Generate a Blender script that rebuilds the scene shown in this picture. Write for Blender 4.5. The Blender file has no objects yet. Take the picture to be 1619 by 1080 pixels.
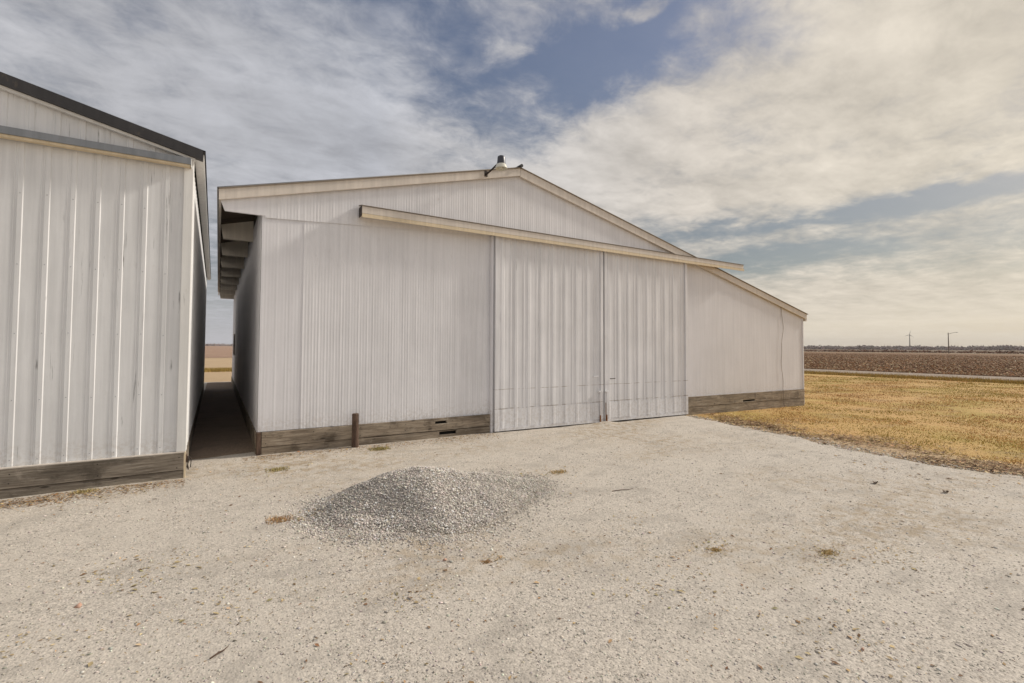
import bpy, math, random
import numpy as np
from mathutils import Matrix, Vector, noise as mnoise

random.seed(7)
RNG = np.random.default_rng(11)
R = math.radians
sc = bpy.context.scene
COL = sc.collection

# World frame: X runs along the barn's front wall (to the right), Y runs back along the barn,
# origin at the barn's front left corner on the ground; metres.

# ------------------------------------------------------------------ camera
YAW = 0.548301          # camera heading, clockwise from +Y
PITCH, ROLL = 0.034325, 0.004545
CAM = (-0.510, -7.870, 1.60)
cam_d = bpy.data.cameras.new("camera")
cam = bpy.data.objects.new("camera", cam_d)
COL.objects.link(cam)
cam_d.sensor_width = 36.0
cam_d.lens = 760.14 / 1619 * 36.0
cam_d.shift_y = -18.06 / 1619
cam_d.clip_start = 0.05
cam_d.clip_end = 20000
fw = Vector((math.sin(YAW) * math.cos(PITCH), math.cos(YAW) * math.cos(PITCH), math.sin(PITCH)))
rt = Vector((math.cos(YAW), -math.sin(YAW), 0))
up = rt.cross(fw)
rt2 = rt * math.cos(ROLL) + up * math.sin(ROLL)
up2 = up * math.cos(ROLL) - rt * math.sin(ROLL)
M4 = Matrix((rt2, up2, -fw)).transposed().to_4x4()
M4.translation = CAM
cam.matrix_world = M4
sc.camera = cam

# ------------------------------------------------------------------ exposure
sc.view_settings.view_transform = 'Standard'
sc.view_settings.look = 'None'
sc.view_settings.exposure = 0.43
sc.view_settings.gamma = 1.0
sc.cycles.max_bounces = 6
sc.cycles.diffuse_bounces = 4
sc.cycles.volume_bounces = 0

# ------------------------------------------------------------------ sun
SUN_EL = R(34)
SUN_XY = (0.990, -0.141)
sun_d = bpy.data.lights.new("sun", 'SUN')
sun_d.energy = 2.7
sun_d.angle = R(6)
sun_d.color = (1.0, 0.93, 0.82)
sun = bpy.data.objects.new("sun", sun_d)
COL.objects.link(sun)
sdir = Vector((SUN_XY[0] * math.cos(SUN_EL), SUN_XY[1] * math.cos(SUN_EL), math.sin(SUN_EL)))
sun.rotation_euler = sdir.to_track_quat('Z', 'Y').to_euler()
sun.location = sdir * 60


# ------------------------------------------------------------------ node helper
class NT:
    def __init__(s, tree):
        s.t = tree
        s.n = tree.nodes
        s.l = tree.links

    def node(s, typ, **kw):
        n = s.n.new(typ)
        for k, v in kw.items():
            setattr(n, k, v)
        return n

    def put(s, sock, v):
        if v is None:
            return
        if isinstance(v, bpy.types.NodeSocket):
            s.l.new(v, sock)
        elif isinstance(v, (tuple, list)):
            if len(v) == 3 and sock.type == 'RGBA':
                v = (*v, 1)
            sock.default_value = v
        else:
            sock.default_value = v

    def math(s, op, a, b=None, c=None, clamp=False):
        n = s.node('ShaderNodeMath', operation=op, use_clamp=clamp)
        s.put(n.inputs[0], a)
        s.put(n.inputs[1], b)
        s.put(n.inputs[2], c)
        return n.outputs[0]

    def vmath(s, op, a, b=None):
        n = s.node('ShaderNodeVectorMath', operation=op)
        s.put(n.inputs[0], a)
        s.put(n.inputs[1], b)
        return n.outputs['Value'] if op in ('LENGTH', 'DOT_PRODUCT') else n.outputs[0]

    def mapping(s, v, loc=(0, 0, 0), rot=(0, 0, 0), scale=(1, 1, 1), typ='POINT'):
        n = s.node('ShaderNodeMapping', vector_type=typ)
        s.put(n.inputs['Vector'], v)
        n.inputs['Location'].default_value = loc
        n.inputs['Rotation'].default_value = rot
        n.inputs['Scale'].default_value = scale
        return n.outputs[0]

    def noise(s, v, scale, detail=4, rough=0.55, dist=0.0, out=0):
        n = s.node('ShaderNodeTexNoise')
        s.put(n.inputs['Vector'], v)
        n.inputs['Scale'].default_value = scale
        n.inputs['Detail'].default_value = detail
        n.inputs['Roughness'].default_value = rough
        n.inputs['Distortion'].default_value = dist
        return n.outputs[out]

    def voro(s, v, scale, feature='F1', out='Distance', rnd=1.0):
        n = s.node('ShaderNodeTexVoronoi', feature=feature)
        s.put(n.inputs['Vector'], v)
        n.inputs['Scale'].default_value = scale
        n.inputs['Randomness'].default_value = rnd
        return n.outputs[out]

    def ramp(s, f, stops, interp='LINEAR'):
        n = s.node('ShaderNodeValToRGB')
        cr = n.color_ramp
        cr.interpolation = interp
        while len(cr.elements) < len(stops):
            cr.elements.new(0.5)
        for e, (p, c) in zip(cr.elements, stops):
            e.position = p
            if not isinstance(c, (tuple, list)):
                c = (c, c, c)
            e.color = (*c, 1)
        s.put(n.inputs[0], f)
        return n.outputs[0]

    def step(s, v, a, b, lo=0.0, hi=1.0):
        n = s.node('ShaderNodeMapRange', interpolation_type='SMOOTHSTEP')
        s.put(n.inputs[0], v)
        for i, x in enumerate((a, b, lo, hi)):
            s.put(n.inputs[1 + i], x)
        return n.outputs[0]

    def mix(s, f, a, b, typ='MIX'):
        n = s.node('ShaderNodeMix', data_type='RGBA', blend_type=typ)
        s.put(n.inputs[0], f)
        s.put(n.inputs[6], a)
        s.put(n.inputs[7], b)
        return n.outputs[2]

    def bump(s, h, strength=0.5, dist=0.01):
        n = s.node('ShaderNodeBump')
        s.put(n.inputs['Height'], h)
        n.inputs['Strength'].default_value = strength
        n.inputs['Distance'].default_value = dist
        return n.outputs[0]


# ------------------------------------------------------------------ sky
def build_world():
    w = bpy.data.worlds.new("World")
    sc.world = w
    w.use_nodes = True
    t = NT(w.node_tree)
    t.n.clear()
    sky = t.node('ShaderNodeTexSky', sky_type='NISHITA')
    sky.sun_disc = False
    sky.sun_elevation = SUN_EL
    sky.sun_rotation = math.atan2(SUN_XY[0], SUN_XY[1])
    sky.air_density = 1.0
    sky.dust_density = 1.0
    geo = t.node('ShaderNodeTexCoord')
    d = t.vmath('NORMALIZE', geo.outputs['Generated'])
    sp = t.node('ShaderNodeSeparateXYZ')
    t.put(sp.inputs[0], d)
    x, y, z = sp.outputs
    zc = t.math('MAXIMUM', z, 0.0)
    k = t.math('ADD', zc, 0.10)
    cx = t.node('ShaderNodeCombineXYZ')
    t.put(cx.inputs[0], t.math('DIVIDE', x, k))
    t.put(cx.inputs[1], t.math('DIVIDE', y, k))
    P = cx.outputs[0]
    # flat cloud layer seen in perspective, streets drawn out along one bearing
    Ps = t.mapping(P, rot=(0, 0, R(-22)), scale=(0.92, 1.12, 1))
    big = t.noise(Ps, 1.1, 7, 0.58, 0.35)
    fine = t.noise(Ps, 3.6, 8, 0.62, 0.25)
    puff = t.noise(t.mapping(P, scale=(1, 1.15, 1)), 5.5, 8, 0.6, 0.3)
    az = t.math('MULTIPLY', t.math('ARCTAN2', x, y), 180 / math.pi)
    az = t.math('SUBTRACT', az, math.degrees(YAW))
    el = t.math('MULTIPLY', t.math('ARCSINE', z), 180 / math.pi)
    wn = t.noise(P, 2.2, 6, 0.62, 0.2, out=1)
    ae = t.node('ShaderNodeCombineXYZ')
    t.put(ae.inputs[0], az)
    t.put(ae.inputs[1], el)
    wv = t.vmath('MULTIPLY', t.vmath('SUBTRACT', wn, (0.5, 0.5, 0.5)), (20, 10.5, 0))
    wv = t.vmath('MULTIPLY', wv, t.ramp(t.step(el, 6, 28), [(0.0, 0.30), (1.0, 1.0)]))
    A = t.vmath('ADD', ae.outputs[0], wv)

    def blob(az0, el0, rx, ry, rot, wt):
        m = t.mapping(A, loc=(az0, el0, 0), rot=(0, 0, R(rot)), scale=(rx, ry, 1), typ='TEXTURE')
        return t.step(t.vmath('LENGTH', m), 0.15, 1.25, wt, 0.0)

    cov = t.math('ADD', 0.40, t.math('MULTIPLY', t.math('SUBTRACT', big, 0.5), 0.9))
    cov = t.math('ADD', cov, t.math('MULTIPLY', t.math('SUBTRACT', fine, 0.5), 0.6))
    cov = t.math('ADD', cov, t.math('MULTIPLY', t.math('SUBTRACT', puff, 0.5), 0.5))
    curl = t.noise(t.mapping(P, rot=(0, 0, R(-35)), loc=(1, 6, 0), scale=(0.95, 1.12, 1)), 7.5, 10, 0.66, 0.6)
    cov = t.math('ADD', cov, t.math('MULTIPLY', t.math('SUBTRACT', curl, 0.5), 0.7))
    for b in [(13, 32.5, 15, 5.5, 16, -0.62), (1, 29.5, 10, 6, 25, -0.22), (-10, 27, 10, 11, 0, -0.12),
              (44, 13.6, 15, 1.35, 3, -0.62), (25, 12.4, 11, 0.9, 3, -0.38), (30, 9.4, 12, 1.3, 3, -0.40),
              (-39, 29.5, 3, 3, 0, -0.25), (-8, 34, 7, 3, 0, -0.2),
              (2, 28.8, 6.5, 2.6, 12, 0.38), (15.5, 35.2, 5, 1.6, 5, 0.6), (1, 33.5, 4, 1.2, 5, 0.3),
              (36, 22, 34, 9.5, 8, 0.55), (5, 19.5, 20, 6.0, 22, 0.62), (-34, 24, 30, 15, -15, 0.52), (40, 33, 13, 7, 0, 0.4), (-15, 21, 13, 8, 0, 0.32), (-14, 28, 14, 9, 0, 0.26),
              (30, 16.3, 26, 2.4, 2, 0.3), (34, 5, 30, 3.5, 0, 0.45)]:
        cov = t.math('ADD', cov, blob(*b))
    alpha = t.step(cov, 0.0, 0.94, 0.08, 0.96)
    # cloud tint: cool grey away from the sun, cream towards it
    tint = t.ramp(t.step(az, -60, 60), [(0.0, (0.345, 0.345, 0.362)), (0.30, (0.365, 0.372, 0.402)),
                                        (0.52, (0.475, 0.455, 0.44)), (0.75, (0.475, 0.435, 0.385)), (1.0, (0.515, 0.465, 0.385))])
    # the clouds behind the viewer and overhead are brightened, out of view, to light the walls
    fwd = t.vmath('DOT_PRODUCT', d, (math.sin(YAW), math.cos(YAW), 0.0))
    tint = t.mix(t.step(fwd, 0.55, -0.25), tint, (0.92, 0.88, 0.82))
    broad = t.noise(t.mapping(P, rot=(0, 0, R(-30)), loc=(3, 1, 0), scale=(0.65, 1.8, 1)), 1.7, 7, 0.6, 0.5)
    shade = t.math('ADD', 0.12, t.math('MULTIPLY', fine, 0.42))
    shade = t.math('ADD', shade, t.math('MULTIPLY', curl, 0.38))
    shade = t.math('ADD', shade, t.math('MULTIPLY', puff, 0.36))
    shade = t.math('ADD', t.math('SUBTRACT', shade, 0.05), t.math('MULTIPLY', broad, 0.74))
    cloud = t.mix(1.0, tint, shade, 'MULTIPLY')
    # cream veil hugging the horizon
    hz = t.step(el, 0.0, 9.0, 0.85, 0.0)
    hcol = t.ramp(t.step(az, -60, 60), [(0.0, (0.40, 0.40, 0.43)), (0.35, (0.42, 0.42, 0.45)), (0.75, (0.63, 0.56, 0.465)), (1.0, (0.64, 0.57, 0.46))])
    strip = t.noise(t.mapping(ae.outputs[0], scale=(0.012, 0.42, 1)), 1.0, 5, 0.55, 0.1)
    hcol = t.mix(1.0, hcol, t.math('ADD', 0.72, t.math('MULTIPLY', strip, 0.52)), 'MULTIPLY')
    hz = t.math('MULTIPLY', hz, t.step(strip, 0.25, 0.55, 0.75, 1.0))
    blue = t.mix(1.0, sky.outputs[0], t.ramp(t.step(el, 3, 34), [(0.0, (0.36, 0.335, 0.30)), (0.45, (0.47, 0.425, 0.375)), (1.0, (0.55, 0.525, 0.545))]), 'MULTIPLY')
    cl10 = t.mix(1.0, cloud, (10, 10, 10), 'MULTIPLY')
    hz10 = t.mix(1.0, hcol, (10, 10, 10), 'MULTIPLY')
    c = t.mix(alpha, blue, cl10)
    c = t.mix(hz, c, hz10)
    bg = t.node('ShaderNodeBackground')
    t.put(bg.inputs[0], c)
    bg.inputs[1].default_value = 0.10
    out = t.node('ShaderNodeOutputWorld')
    t.l.new(bg.outputs[0], out.inputs[0])


build_world()


# ------------------------------------------------------------------ materials
def mat(name):
    m = bpy.data.materials.new(name)
    m.use_nodes = True
    t = NT(m.node_tree)
    b = t.n['Principled BSDF']
    b.inputs['Roughness'].default_value = 0.7
    b.inputs['Specular IOR Level'].default_value = 0.3
    tc = t.node('ShaderNodeTexCoord')
    return m, t, b, tc.outputs['Object']


def painted(name, col, streak=0.16, dirt=(0.30, 0.25, 0.20), rough=0.5, dirt_amt=0.5, lines=(), black=0.0, metal=0.0, splash=0.0):
    """weathered paint on sheet metal or boards; object space X along, Z up"""
    m, t, b, o = mat(name)
    s1 = t.noise(t.mapping(o, scale=(9, 9, 0.35)), 1.6, 6, 0.65)
    s2 = t.noise(o, 0.9, 5, 0.6)
    s3 = t.noise(t.mapping(o, scale=(1, 1, 0.5)), 14, 5, 0.7)
    f = t.math('ADD', t.math('MULTIPLY', s1, 0.6), t.math('MULTIPLY', s2, 0.4))
    c = t.mix(t.step(f, 0.36, 0.68), [x * (1 - streak) for x in col], [min(1, x * (1 + streak * 0.4)) for x in col])
    d = t.math('MULTIPLY', t.step(s3, 0.58, 0.8), dirt_amt)
    d = t.math('MULTIPLY', d, t.step(s2, 0.4, 0.65))
    c = t.mix(d, c, dirt)
    sp = t.node('ShaderNodeSeparateXYZ')
    t.put(sp.inputs[0], o)
    brk = t.step(t.noise(t.mapping(o, scale=(3, 3, 0.2)), 2.0, 4, 0.7), 0.38, 0.62)
    wob = t.math('MULTIPLY', t.math('SUBTRACT', t.noise(t.mapping(o, scale=(1, 1, 0.1)), 2.5, 3), 0.5), 0.03)
    for (z0, hw, amt) in lines:      # grime-coloured lines painting in the shade of dents at the frame rails
        dz = t.math('ABSOLUTE', t.math('SUBTRACT', t.math('ADD', sp.outputs[2], wob), z0))
        k = t.math('MULTIPLY', t.step(dz, hw * 0.3, hw, amt, 0), brk)
        c = t.mix(k, c, dirt)
    if splash:
        sn = t.noise(o, 5.5, 6, 0.7)
        hgt = t.math('SUBTRACT', sp.outputs[2], t.math('MULTIPLY', sn, 0.5))
        k = t.math('MULTIPLY', t.step(hgt, -0.05, 0.45, splash, 0), t.step(t.noise(o, 22, 4, 0.7), 0.42, 0.6))
        c = t.mix(k, c, (0.40, 0.34, 0.27))
    if black:
        bl = t.noise(t.mapping(o, scale=(26, 26, 0.9)), 1.3, 5, 0.7)
        k = t.math('MULTIPLY', t.step(bl, 0.60, 0.70, 0, black), t.step(t.noise(o, 1.7, 3), 0.50, 0.60))
        c = t.mix(k, c, (0.07, 0.065, 0.06))
    t.put(b.inputs['Base Color'], c)
    t.put(b.inputs['Roughness'], t.math('ADD', rough, t.math('MULTIPLY', t.math('SUBTRACT', s1, 0.5), 0.3)))
    t.put(b.inputs['Metallic'], metal)
    bb = t.math('ADD', t.math('MULTIPLY', s2, 1.0), t.math('MULTIPLY', s3, 0.15))
    t.put(b.inputs['Normal'], t.bump(bb, 0.35, 0.012))
    return m


def wood(name, c0, c1, c2, grain=(1.2, 18, 22), dark=0.6):
    m, t, b, o = mat(name)
    v = t.mapping(o, scale=grain)
    n1 = t.noise(v, 2.0, 8, 0.7, 0.8)
    n2 = t.noise(t.mapping(o, scale=(grain[0] * 0.6, 3, 4)), 1.3, 4, 0.6)
    n3 = t.noise(t.mapping(o, scale=tuple(g_ * 2.2 for g_ in grain)), 2.2, 4, 0.7)
    n4 = t.noise(o, 3.2, 7, 0.7)
    c = t.ramp(n1, [(0.28, c0), (0.52, c1), (0.75, c2)])
    c = t.mix(t.step(n2, 0.45, 0.68, 0, dark), c, [x * 0.45 for x in c0])
    c = t.mix(t.step(n3, 0.60, 0.70, 0, 0.75), c, [x * 0.3 for x in c0])
    c = t.mix(t.step(n4, 0.52, 0.68, 0, 0.6), c, [x * 0.5 for x in c0])
    c = t.mix(t.step(n4, 0.30, 0.42, 0.45, 0), c, c2)
    kn = t.voro(t.mapping(o, scale=(1.0, 1, 3.4)), 2.4)
    c = t.mix(t.step(kn, 0.05, 0.13, 0.8, 0), c, [x * 0.35 for x in c0])
    t.put(b.inputs['Base Color'], c)
    t.put(b.inputs['Roughness'], 0.85)
    t.put(b.inputs['Normal'], t.bump(t.math('SUBTRACT', n1, t.step(n3, 0.56, 0.72)), 0.6, 0.008))
    return m


def plain(name, col, rough=0.6, metal=0.0, var=0.25, scale=12):
    m, t, b, o = mat(name)
    n = t.noise(o, scale, 5, 0.65)
    t.put(b.inputs['Base Color'], t.mix(n, [x * (1 - var) for x in col], [min(1, x * (1 + var)) for x in col]))
    t.put(b.inputs['Roughness'], rough)
    t.put(b.inputs['Metallic'], metal)
    return m


def attr_mat(name, rough=0.85, mul=1.0):
    """colour of each blade, leaf or stone comes with the mesh"""
    m, t, b, o = mat(name)
    a = t.node('ShaderNodeAttribute')
    a.attribute_name = 'tone'
    n = t.noise(o, 40, 2)
    t.put(b.inputs['Base Color'], t.mix(1.0, a.outputs[0], t.math('ADD', 0.8 * mul, t.math('MULTIPLY', n, 0.4 * mul)), 'MULTIPLY'))
    t.put(b.inputs['Roughness'], rough)
    return m


def gravel_mat(name, base, fines, dark, brown_amt=0.5, big=1.0, spread=0.5, tail=None, bump=0.45):
    m, t, b, o = mat(name)
    v1 = t.voro(o, 70 * big, out='Color')
    d1 = t.voro(o, 70 * big)
    v2 = t.voro(o, 150 * big, out='Color')
    d2 = t.voro(o, 34 * big)
    v3 = t.voro(o, 34 * big, out='Color')
    sep = lambda c: (lambda n: (t.put(n.inputs[0], c), n.outputs[0])[1])(t.node('ShaderNodeSeparateColor'))
    r1, r2, r3 = sep(v1), sep(v2), sep(v3)
    patch = t.noise(o, 1.1, 6, 0.62)
    patch2 = t.noise(t.mapping(o, scale=(0.5, 1, 1)), 0.45, 5, 0.55)
    mid = t.noise(o, 7.0, 6, 0.7)
    g = t.math('ADD', t.math('MULTIPLY', r1, 0.42), t.math('MULTIPLY', r2, 0.33))
    g = t.math('ADD', g, t.math('MULTIPLY', mid, 0.25))
    lo, hi = 1 - spread, 1 + spread * 0.75
    cc = t.ramp(g, [(0.15, [x * lo for x in base]), (0.45, base), (0.85, [min(1, x * hi) for x in base])])
    c = t.mix(t.step(patch, 0.40, 0.66, 0.05, 0.7), cc, t.mix(mid, [x * 0.86 for x in fines], [x * 1.12 for x in fines]))
    # single darker and paler stones
    big_st = t.math('MULTIPLY', t.step(r3, 0.80, 0.86), t.step(d2, 0.25, 0.40, 1, 0))
    c = t.mix(t.math('MULTIPLY', big_st, 0.6), c, [min(1, x * 1.35) for x in base])
    dk = t.math('MULTIPLY', t.step(r1, 0.9, 0.95), t.step(d1, 0.3, 0.5, 1, 0))
    c = t.mix(t.math('MULTIPLY', dk, 0.72), c, dark)
    dk2 = t.math('MULTIPLY', t.step(r3, 0.0, 0.05, 1, 0), t.step(d2, 0.18, 0.34, 1, 0))
    c = t.mix(t.math('MULTIPLY', dk2, 0.65), c, dark)
    wet = t.noise(t.mapping(o, loc=(7, 3, 0), scale=(0.8, 1.3, 1)), 2.3, 6, 0.65)
    c = t.mix(t.step(wet, 0.48, 0.68, 0, 0.5), c, [x * 0.66 for x in base])
    br = t.math('MULTIPLY', t.step(patch2, 0.47, 0.66), t.step(mid, 0.42, 0.60))
    c = t.mix(t.math('MULTIPLY', br, brown_amt), c, (0.27, 0.19, 0.10))
    if tail:     # the thin end of the heap is mixed into the yard's own pale stone
        spx = t.node('ShaderNodeSeparateXYZ')
        t.put(spx.inputs[0], o)
        c = t.mix(t.step(t.math('ADD', spx.outputs[0], t.math('MULTIPLY', patch, 0.6)), 0.2, 1.5), c, tail)
    t.put(b.inputs['Base Color'], c)
    t.put(b.inputs['Roughness'], 0.92)
    h = t.math('ADD', t.math('MULTIPLY', t.math('SUBTRACT', 1.0, d1), 0.5), t.math('MULTIPLY', t.math('SUBTRACT', 1.0, d2), 0.55))
    h = t.math('ADD', h, t.math('MULTIPLY', mid, 0.9))
    t.put(b.inputs['Normal'], t.bump(h, bump, 0.012))
    return m


def lawn_mat():
    m, t, b, o = mat('dead_lawn')
    p = t.noise(o, 0.33, 6, 0.6)
    st = t.noise(t.mapping(o, rot=(0, 0, R(12)), scale=(0.35, 1.4, 1)), 1.1, 6, 0.65)
    f = t.noise(o, 9, 7, 0.75)
    ff = t.noise(o, 60, 4, 0.7)
    c = t.ramp(f, [(0.25, (0.31, 0.19, 0.065)), (0.5, (0.51, 0.322, 0.115)), (0.78, (0.60, 0.43, 0.19))])
    c = t.mix(t.step(p, 0.47, 0.62, 0, 0.7), c, (0.36, 0.265, 0.06))
    wm = t.noise(t.mapping(o, loc=(5, 9, 0)), 0.28, 5, 0.6)
    c = t.mix(t.step(wm, 0.5, 0.64, 0, 0.6), c, (0.52, 0.31, 0.125))
    soil = t.math('MULTIPLY', t.step(t.noise(t.mapping(o, loc=(2, 4, 0)), 0.7, 6, 0.65), 0.54, 0.66), t.step(f, 0.38, 0.6))
    c = t.mix(t.math('MULTIPLY', soil, 0.7), c, (0.26, 0.17, 0.10))
    sx = t.node('ShaderNodeSeparateXYZ')
    t.put(sx.inputs[0], o)
    bare = t.math('ADD', sx.outputs[0], t.math('MULTIPLY', t.math('SUBTRACT', t.noise(o, 1.6, 5, 0.65), 0.5), 1.3))
    c = t.mix(t.step(bare, 8.95, 9.6, 0.85, 0), c, t.mix(f, (0.38, 0.27, 0.165), (0.54, 0.41, 0.28)))
    c = t.mix(t.step(st, 0.55, 0.72, 0, 0.5), c, (0.30, 0.185, 0.085))
    c = t.mix(t.step(ff, 0.55, 0.8, 0, 0.5), c, (0.12, 0.075, 0.03))
    t.put(b.inputs['Base Color'], c)
    t.put(b.inputs['Roughness'], 0.95)
    t.put(b.inputs['Normal'], t.bump(t.math('ADD', f, ff), 0.5, 0.03))
    return m


def field_mat(name, c0, c1, fleck, fl_amt=0.6, row=R(90)):
    m, t, b, o = mat(name)
    f = t.noise(t.mapping(o, rot=(0, 0, row), scale=(0.4, 1.6, 1)), 1.5, 7, 0.72)
    g = t.noise(o, 0.09, 5, 0.6)
    h = t.noise(o, 5, 6, 0.75)
    c = t.mix(t.step(f, 0.35, 0.65), c0, c1)
    c = t.mix(t.step(g, 0.42, 0.62, 0, 0.4), c, [x * 0.72 for x in c0])
    c = t.mix(t.math('MULTIPLY', t.step(h, 0.60, 0.72), fl_amt), c, fleck)
    t.put(b.inputs['Base Color'], c)
    t.put(b.inputs['Roughness'], 0.95)
    t.put(b.inputs['Normal'], t.bump(t.math('ADD', f, h), 0.7, 0.10))
    return m


M = {
    'siding': painted('siding_paint', (0.745, 0.735, 0.755), 0.12, dirt_amt=0.35, splash=0.4),
    'panel': painted('panel_paint', (0.72, 0.71, 0.735), 0.09, dirt_amt=0.3, splash=0.35),
    'door': painted('door_paint', (0.75, 0.74, 0.755), 0.15, dirt_amt=0.3, lines=((0.44, 0.012, 0.8), (0.80, 0.010, 0.7), (0.06, 0.03, 0.35)), black=0.3, splash=0.26),
    'trim': painted('trim_paint', (0.68, 0.615, 0.545), 0.14, dirt=(0.32, 0.23, 0.14), dirt_amt=0.5),
    'cream': painted('cream_paint', (0.72, 0.60, 0.42), 0.16, dirt=(0.40, 0.25, 0.12), dirt_amt=0.6),
    'lsiding': painted('old_white_metal', (0.745, 0.745, 0.75), 0.13, dirt_amt=0.3, black=0.8, rough=0.42, splash=0.35),
    'lcorner': painted('corner_flashing', (0.76, 0.75, 0.73), 0.12, dirt_amt=0.3, black=0.5),
    'dark_roof': painted('dark_roof_metal', (0.045, 0.043, 0.045), 0.25, dirt=(0.16, 0.13, 0.09), dirt_amt=0.7, rough=0.6),
    'galv': painted('galvanised', (0.23, 0.24, 0.255), 0.18, dirt=(0.2, 0.15, 0.1), rough=0.42, metal=0.35),
    'roof': painted('barn_roof_metal', (0.33, 0.31, 0.29), 0.2, dirt=(0.16, 0.09, 0.05), dirt_amt=0.7, rough=0.5),
    'plank': wood('weathered_plank', (0.10, 0.072, 0.05), (0.29, 0.235, 0.175), (0.47, 0.405, 0.325)),
    'grey_plank': wood('grey_plank', (0.12, 0.088, 0.06), (0.30, 0.245, 0.18), (0.50, 0.44, 0.36), dark=0.5),
    'lplank': wood('brown_grey_plank', (0.09, 0.072, 0.055), (0.23, 0.195, 0.155), (0.40, 0.355, 0.295)),
    'post': wood('post_wood', (0.045, 0.028, 0.019), (0.115, 0.073, 0.052), (0.20, 0.135, 0.10), grain=(18, 18, 1.4)),
    'rafter': painted('rafter_paint', (0.78, 0.72, 0.62), 0.15, dirt_amt=0.5),
    'drip': plain('brown_drip_edge', (0.23, 0.19, 0.15), 0.6),
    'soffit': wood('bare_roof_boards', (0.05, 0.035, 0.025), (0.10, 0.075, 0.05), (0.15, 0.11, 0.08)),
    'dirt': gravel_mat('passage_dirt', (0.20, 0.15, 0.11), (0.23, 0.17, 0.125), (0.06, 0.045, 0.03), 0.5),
    'dark': plain('black_gap', (0.02, 0.018, 0.016), 0.9),
    'iron': plain('dark_iron', (0.05, 0.04, 0.035), 0.6, 0.5),
    'rust': plain('rust', (0.22, 0.095, 0.035), 0.85, 0.0, 0.5, 30),
    'lamp_grey': plain('lamp_housing_grey', (0.06, 0.06, 0.07), 0.35, 0.3),
    'lamp_white': plain('lamp_reflector', (0.62, 0.60, 0.52), 0.4),
    'pole': plain('pole_wood', (0.17, 0.14, 0.12), 0.85),
    'turbine': plain('turbine_paint', (0.25, 0.23, 0.22), 0.5),
    'gravel': gravel_mat('yard_gravel', (0.468, 0.420, 0.362), (0.52, 0.468, 0.402), (0.14, 0.11, 0.085), 0.6),
    'pile': gravel_mat('pile_gravel', (0.47, 0.43, 0.385), (0.49, 0.45, 0.40), (0.08, 0.075, 0.07), 0.0, big=0.75, spread=0.55, tail=(0.47, 0.43, 0.375), bump=0.7),
    'lawn': lawn_mat(),
    'field': field_mat('ploughed_soil', (0.135, 0.064, 0.024), (0.215, 0.115, 0.050), (0.36, 0.25, 0.15), 0.35),
    'stubble': field_mat('pale_stubble', (0.30, 0.185, 0.125), (0.42, 0.29, 0.21), (0.55, 0.42, 0.32), 0.5),
    'lane': field_mat('lane_gravel', (0.31, 0.245, 0.19), (0.36, 0.29, 0.23), (0.25, 0.2, 0.15), 0.3),
    'pale_strip': field_mat('pale_track', (0.50, 0.39, 0.26), (0.55, 0.43, 0.30), (0.4, 0.3, 0.2), 0.3),
    'far_land': field_mat('far_land', (0.13, 0.085, 0.05), (0.17, 0.115, 0.07), (0.3, 0.22, 0.14), 0.3),
    'tone': attr_mat('tone_from_mesh'),
    'stone': attr_mat('stone_from_mesh', 0.9),
    'brush': attr_mat('bare_twigs', 0.95),
    'brick': plain('brick_red', (0.50, 0.31, 0.23), 0.9, 0, 0.3, 60),
    'glass': plain('dusty_pane', (0.03, 0.035, 0.04), 0.2),
}


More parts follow.
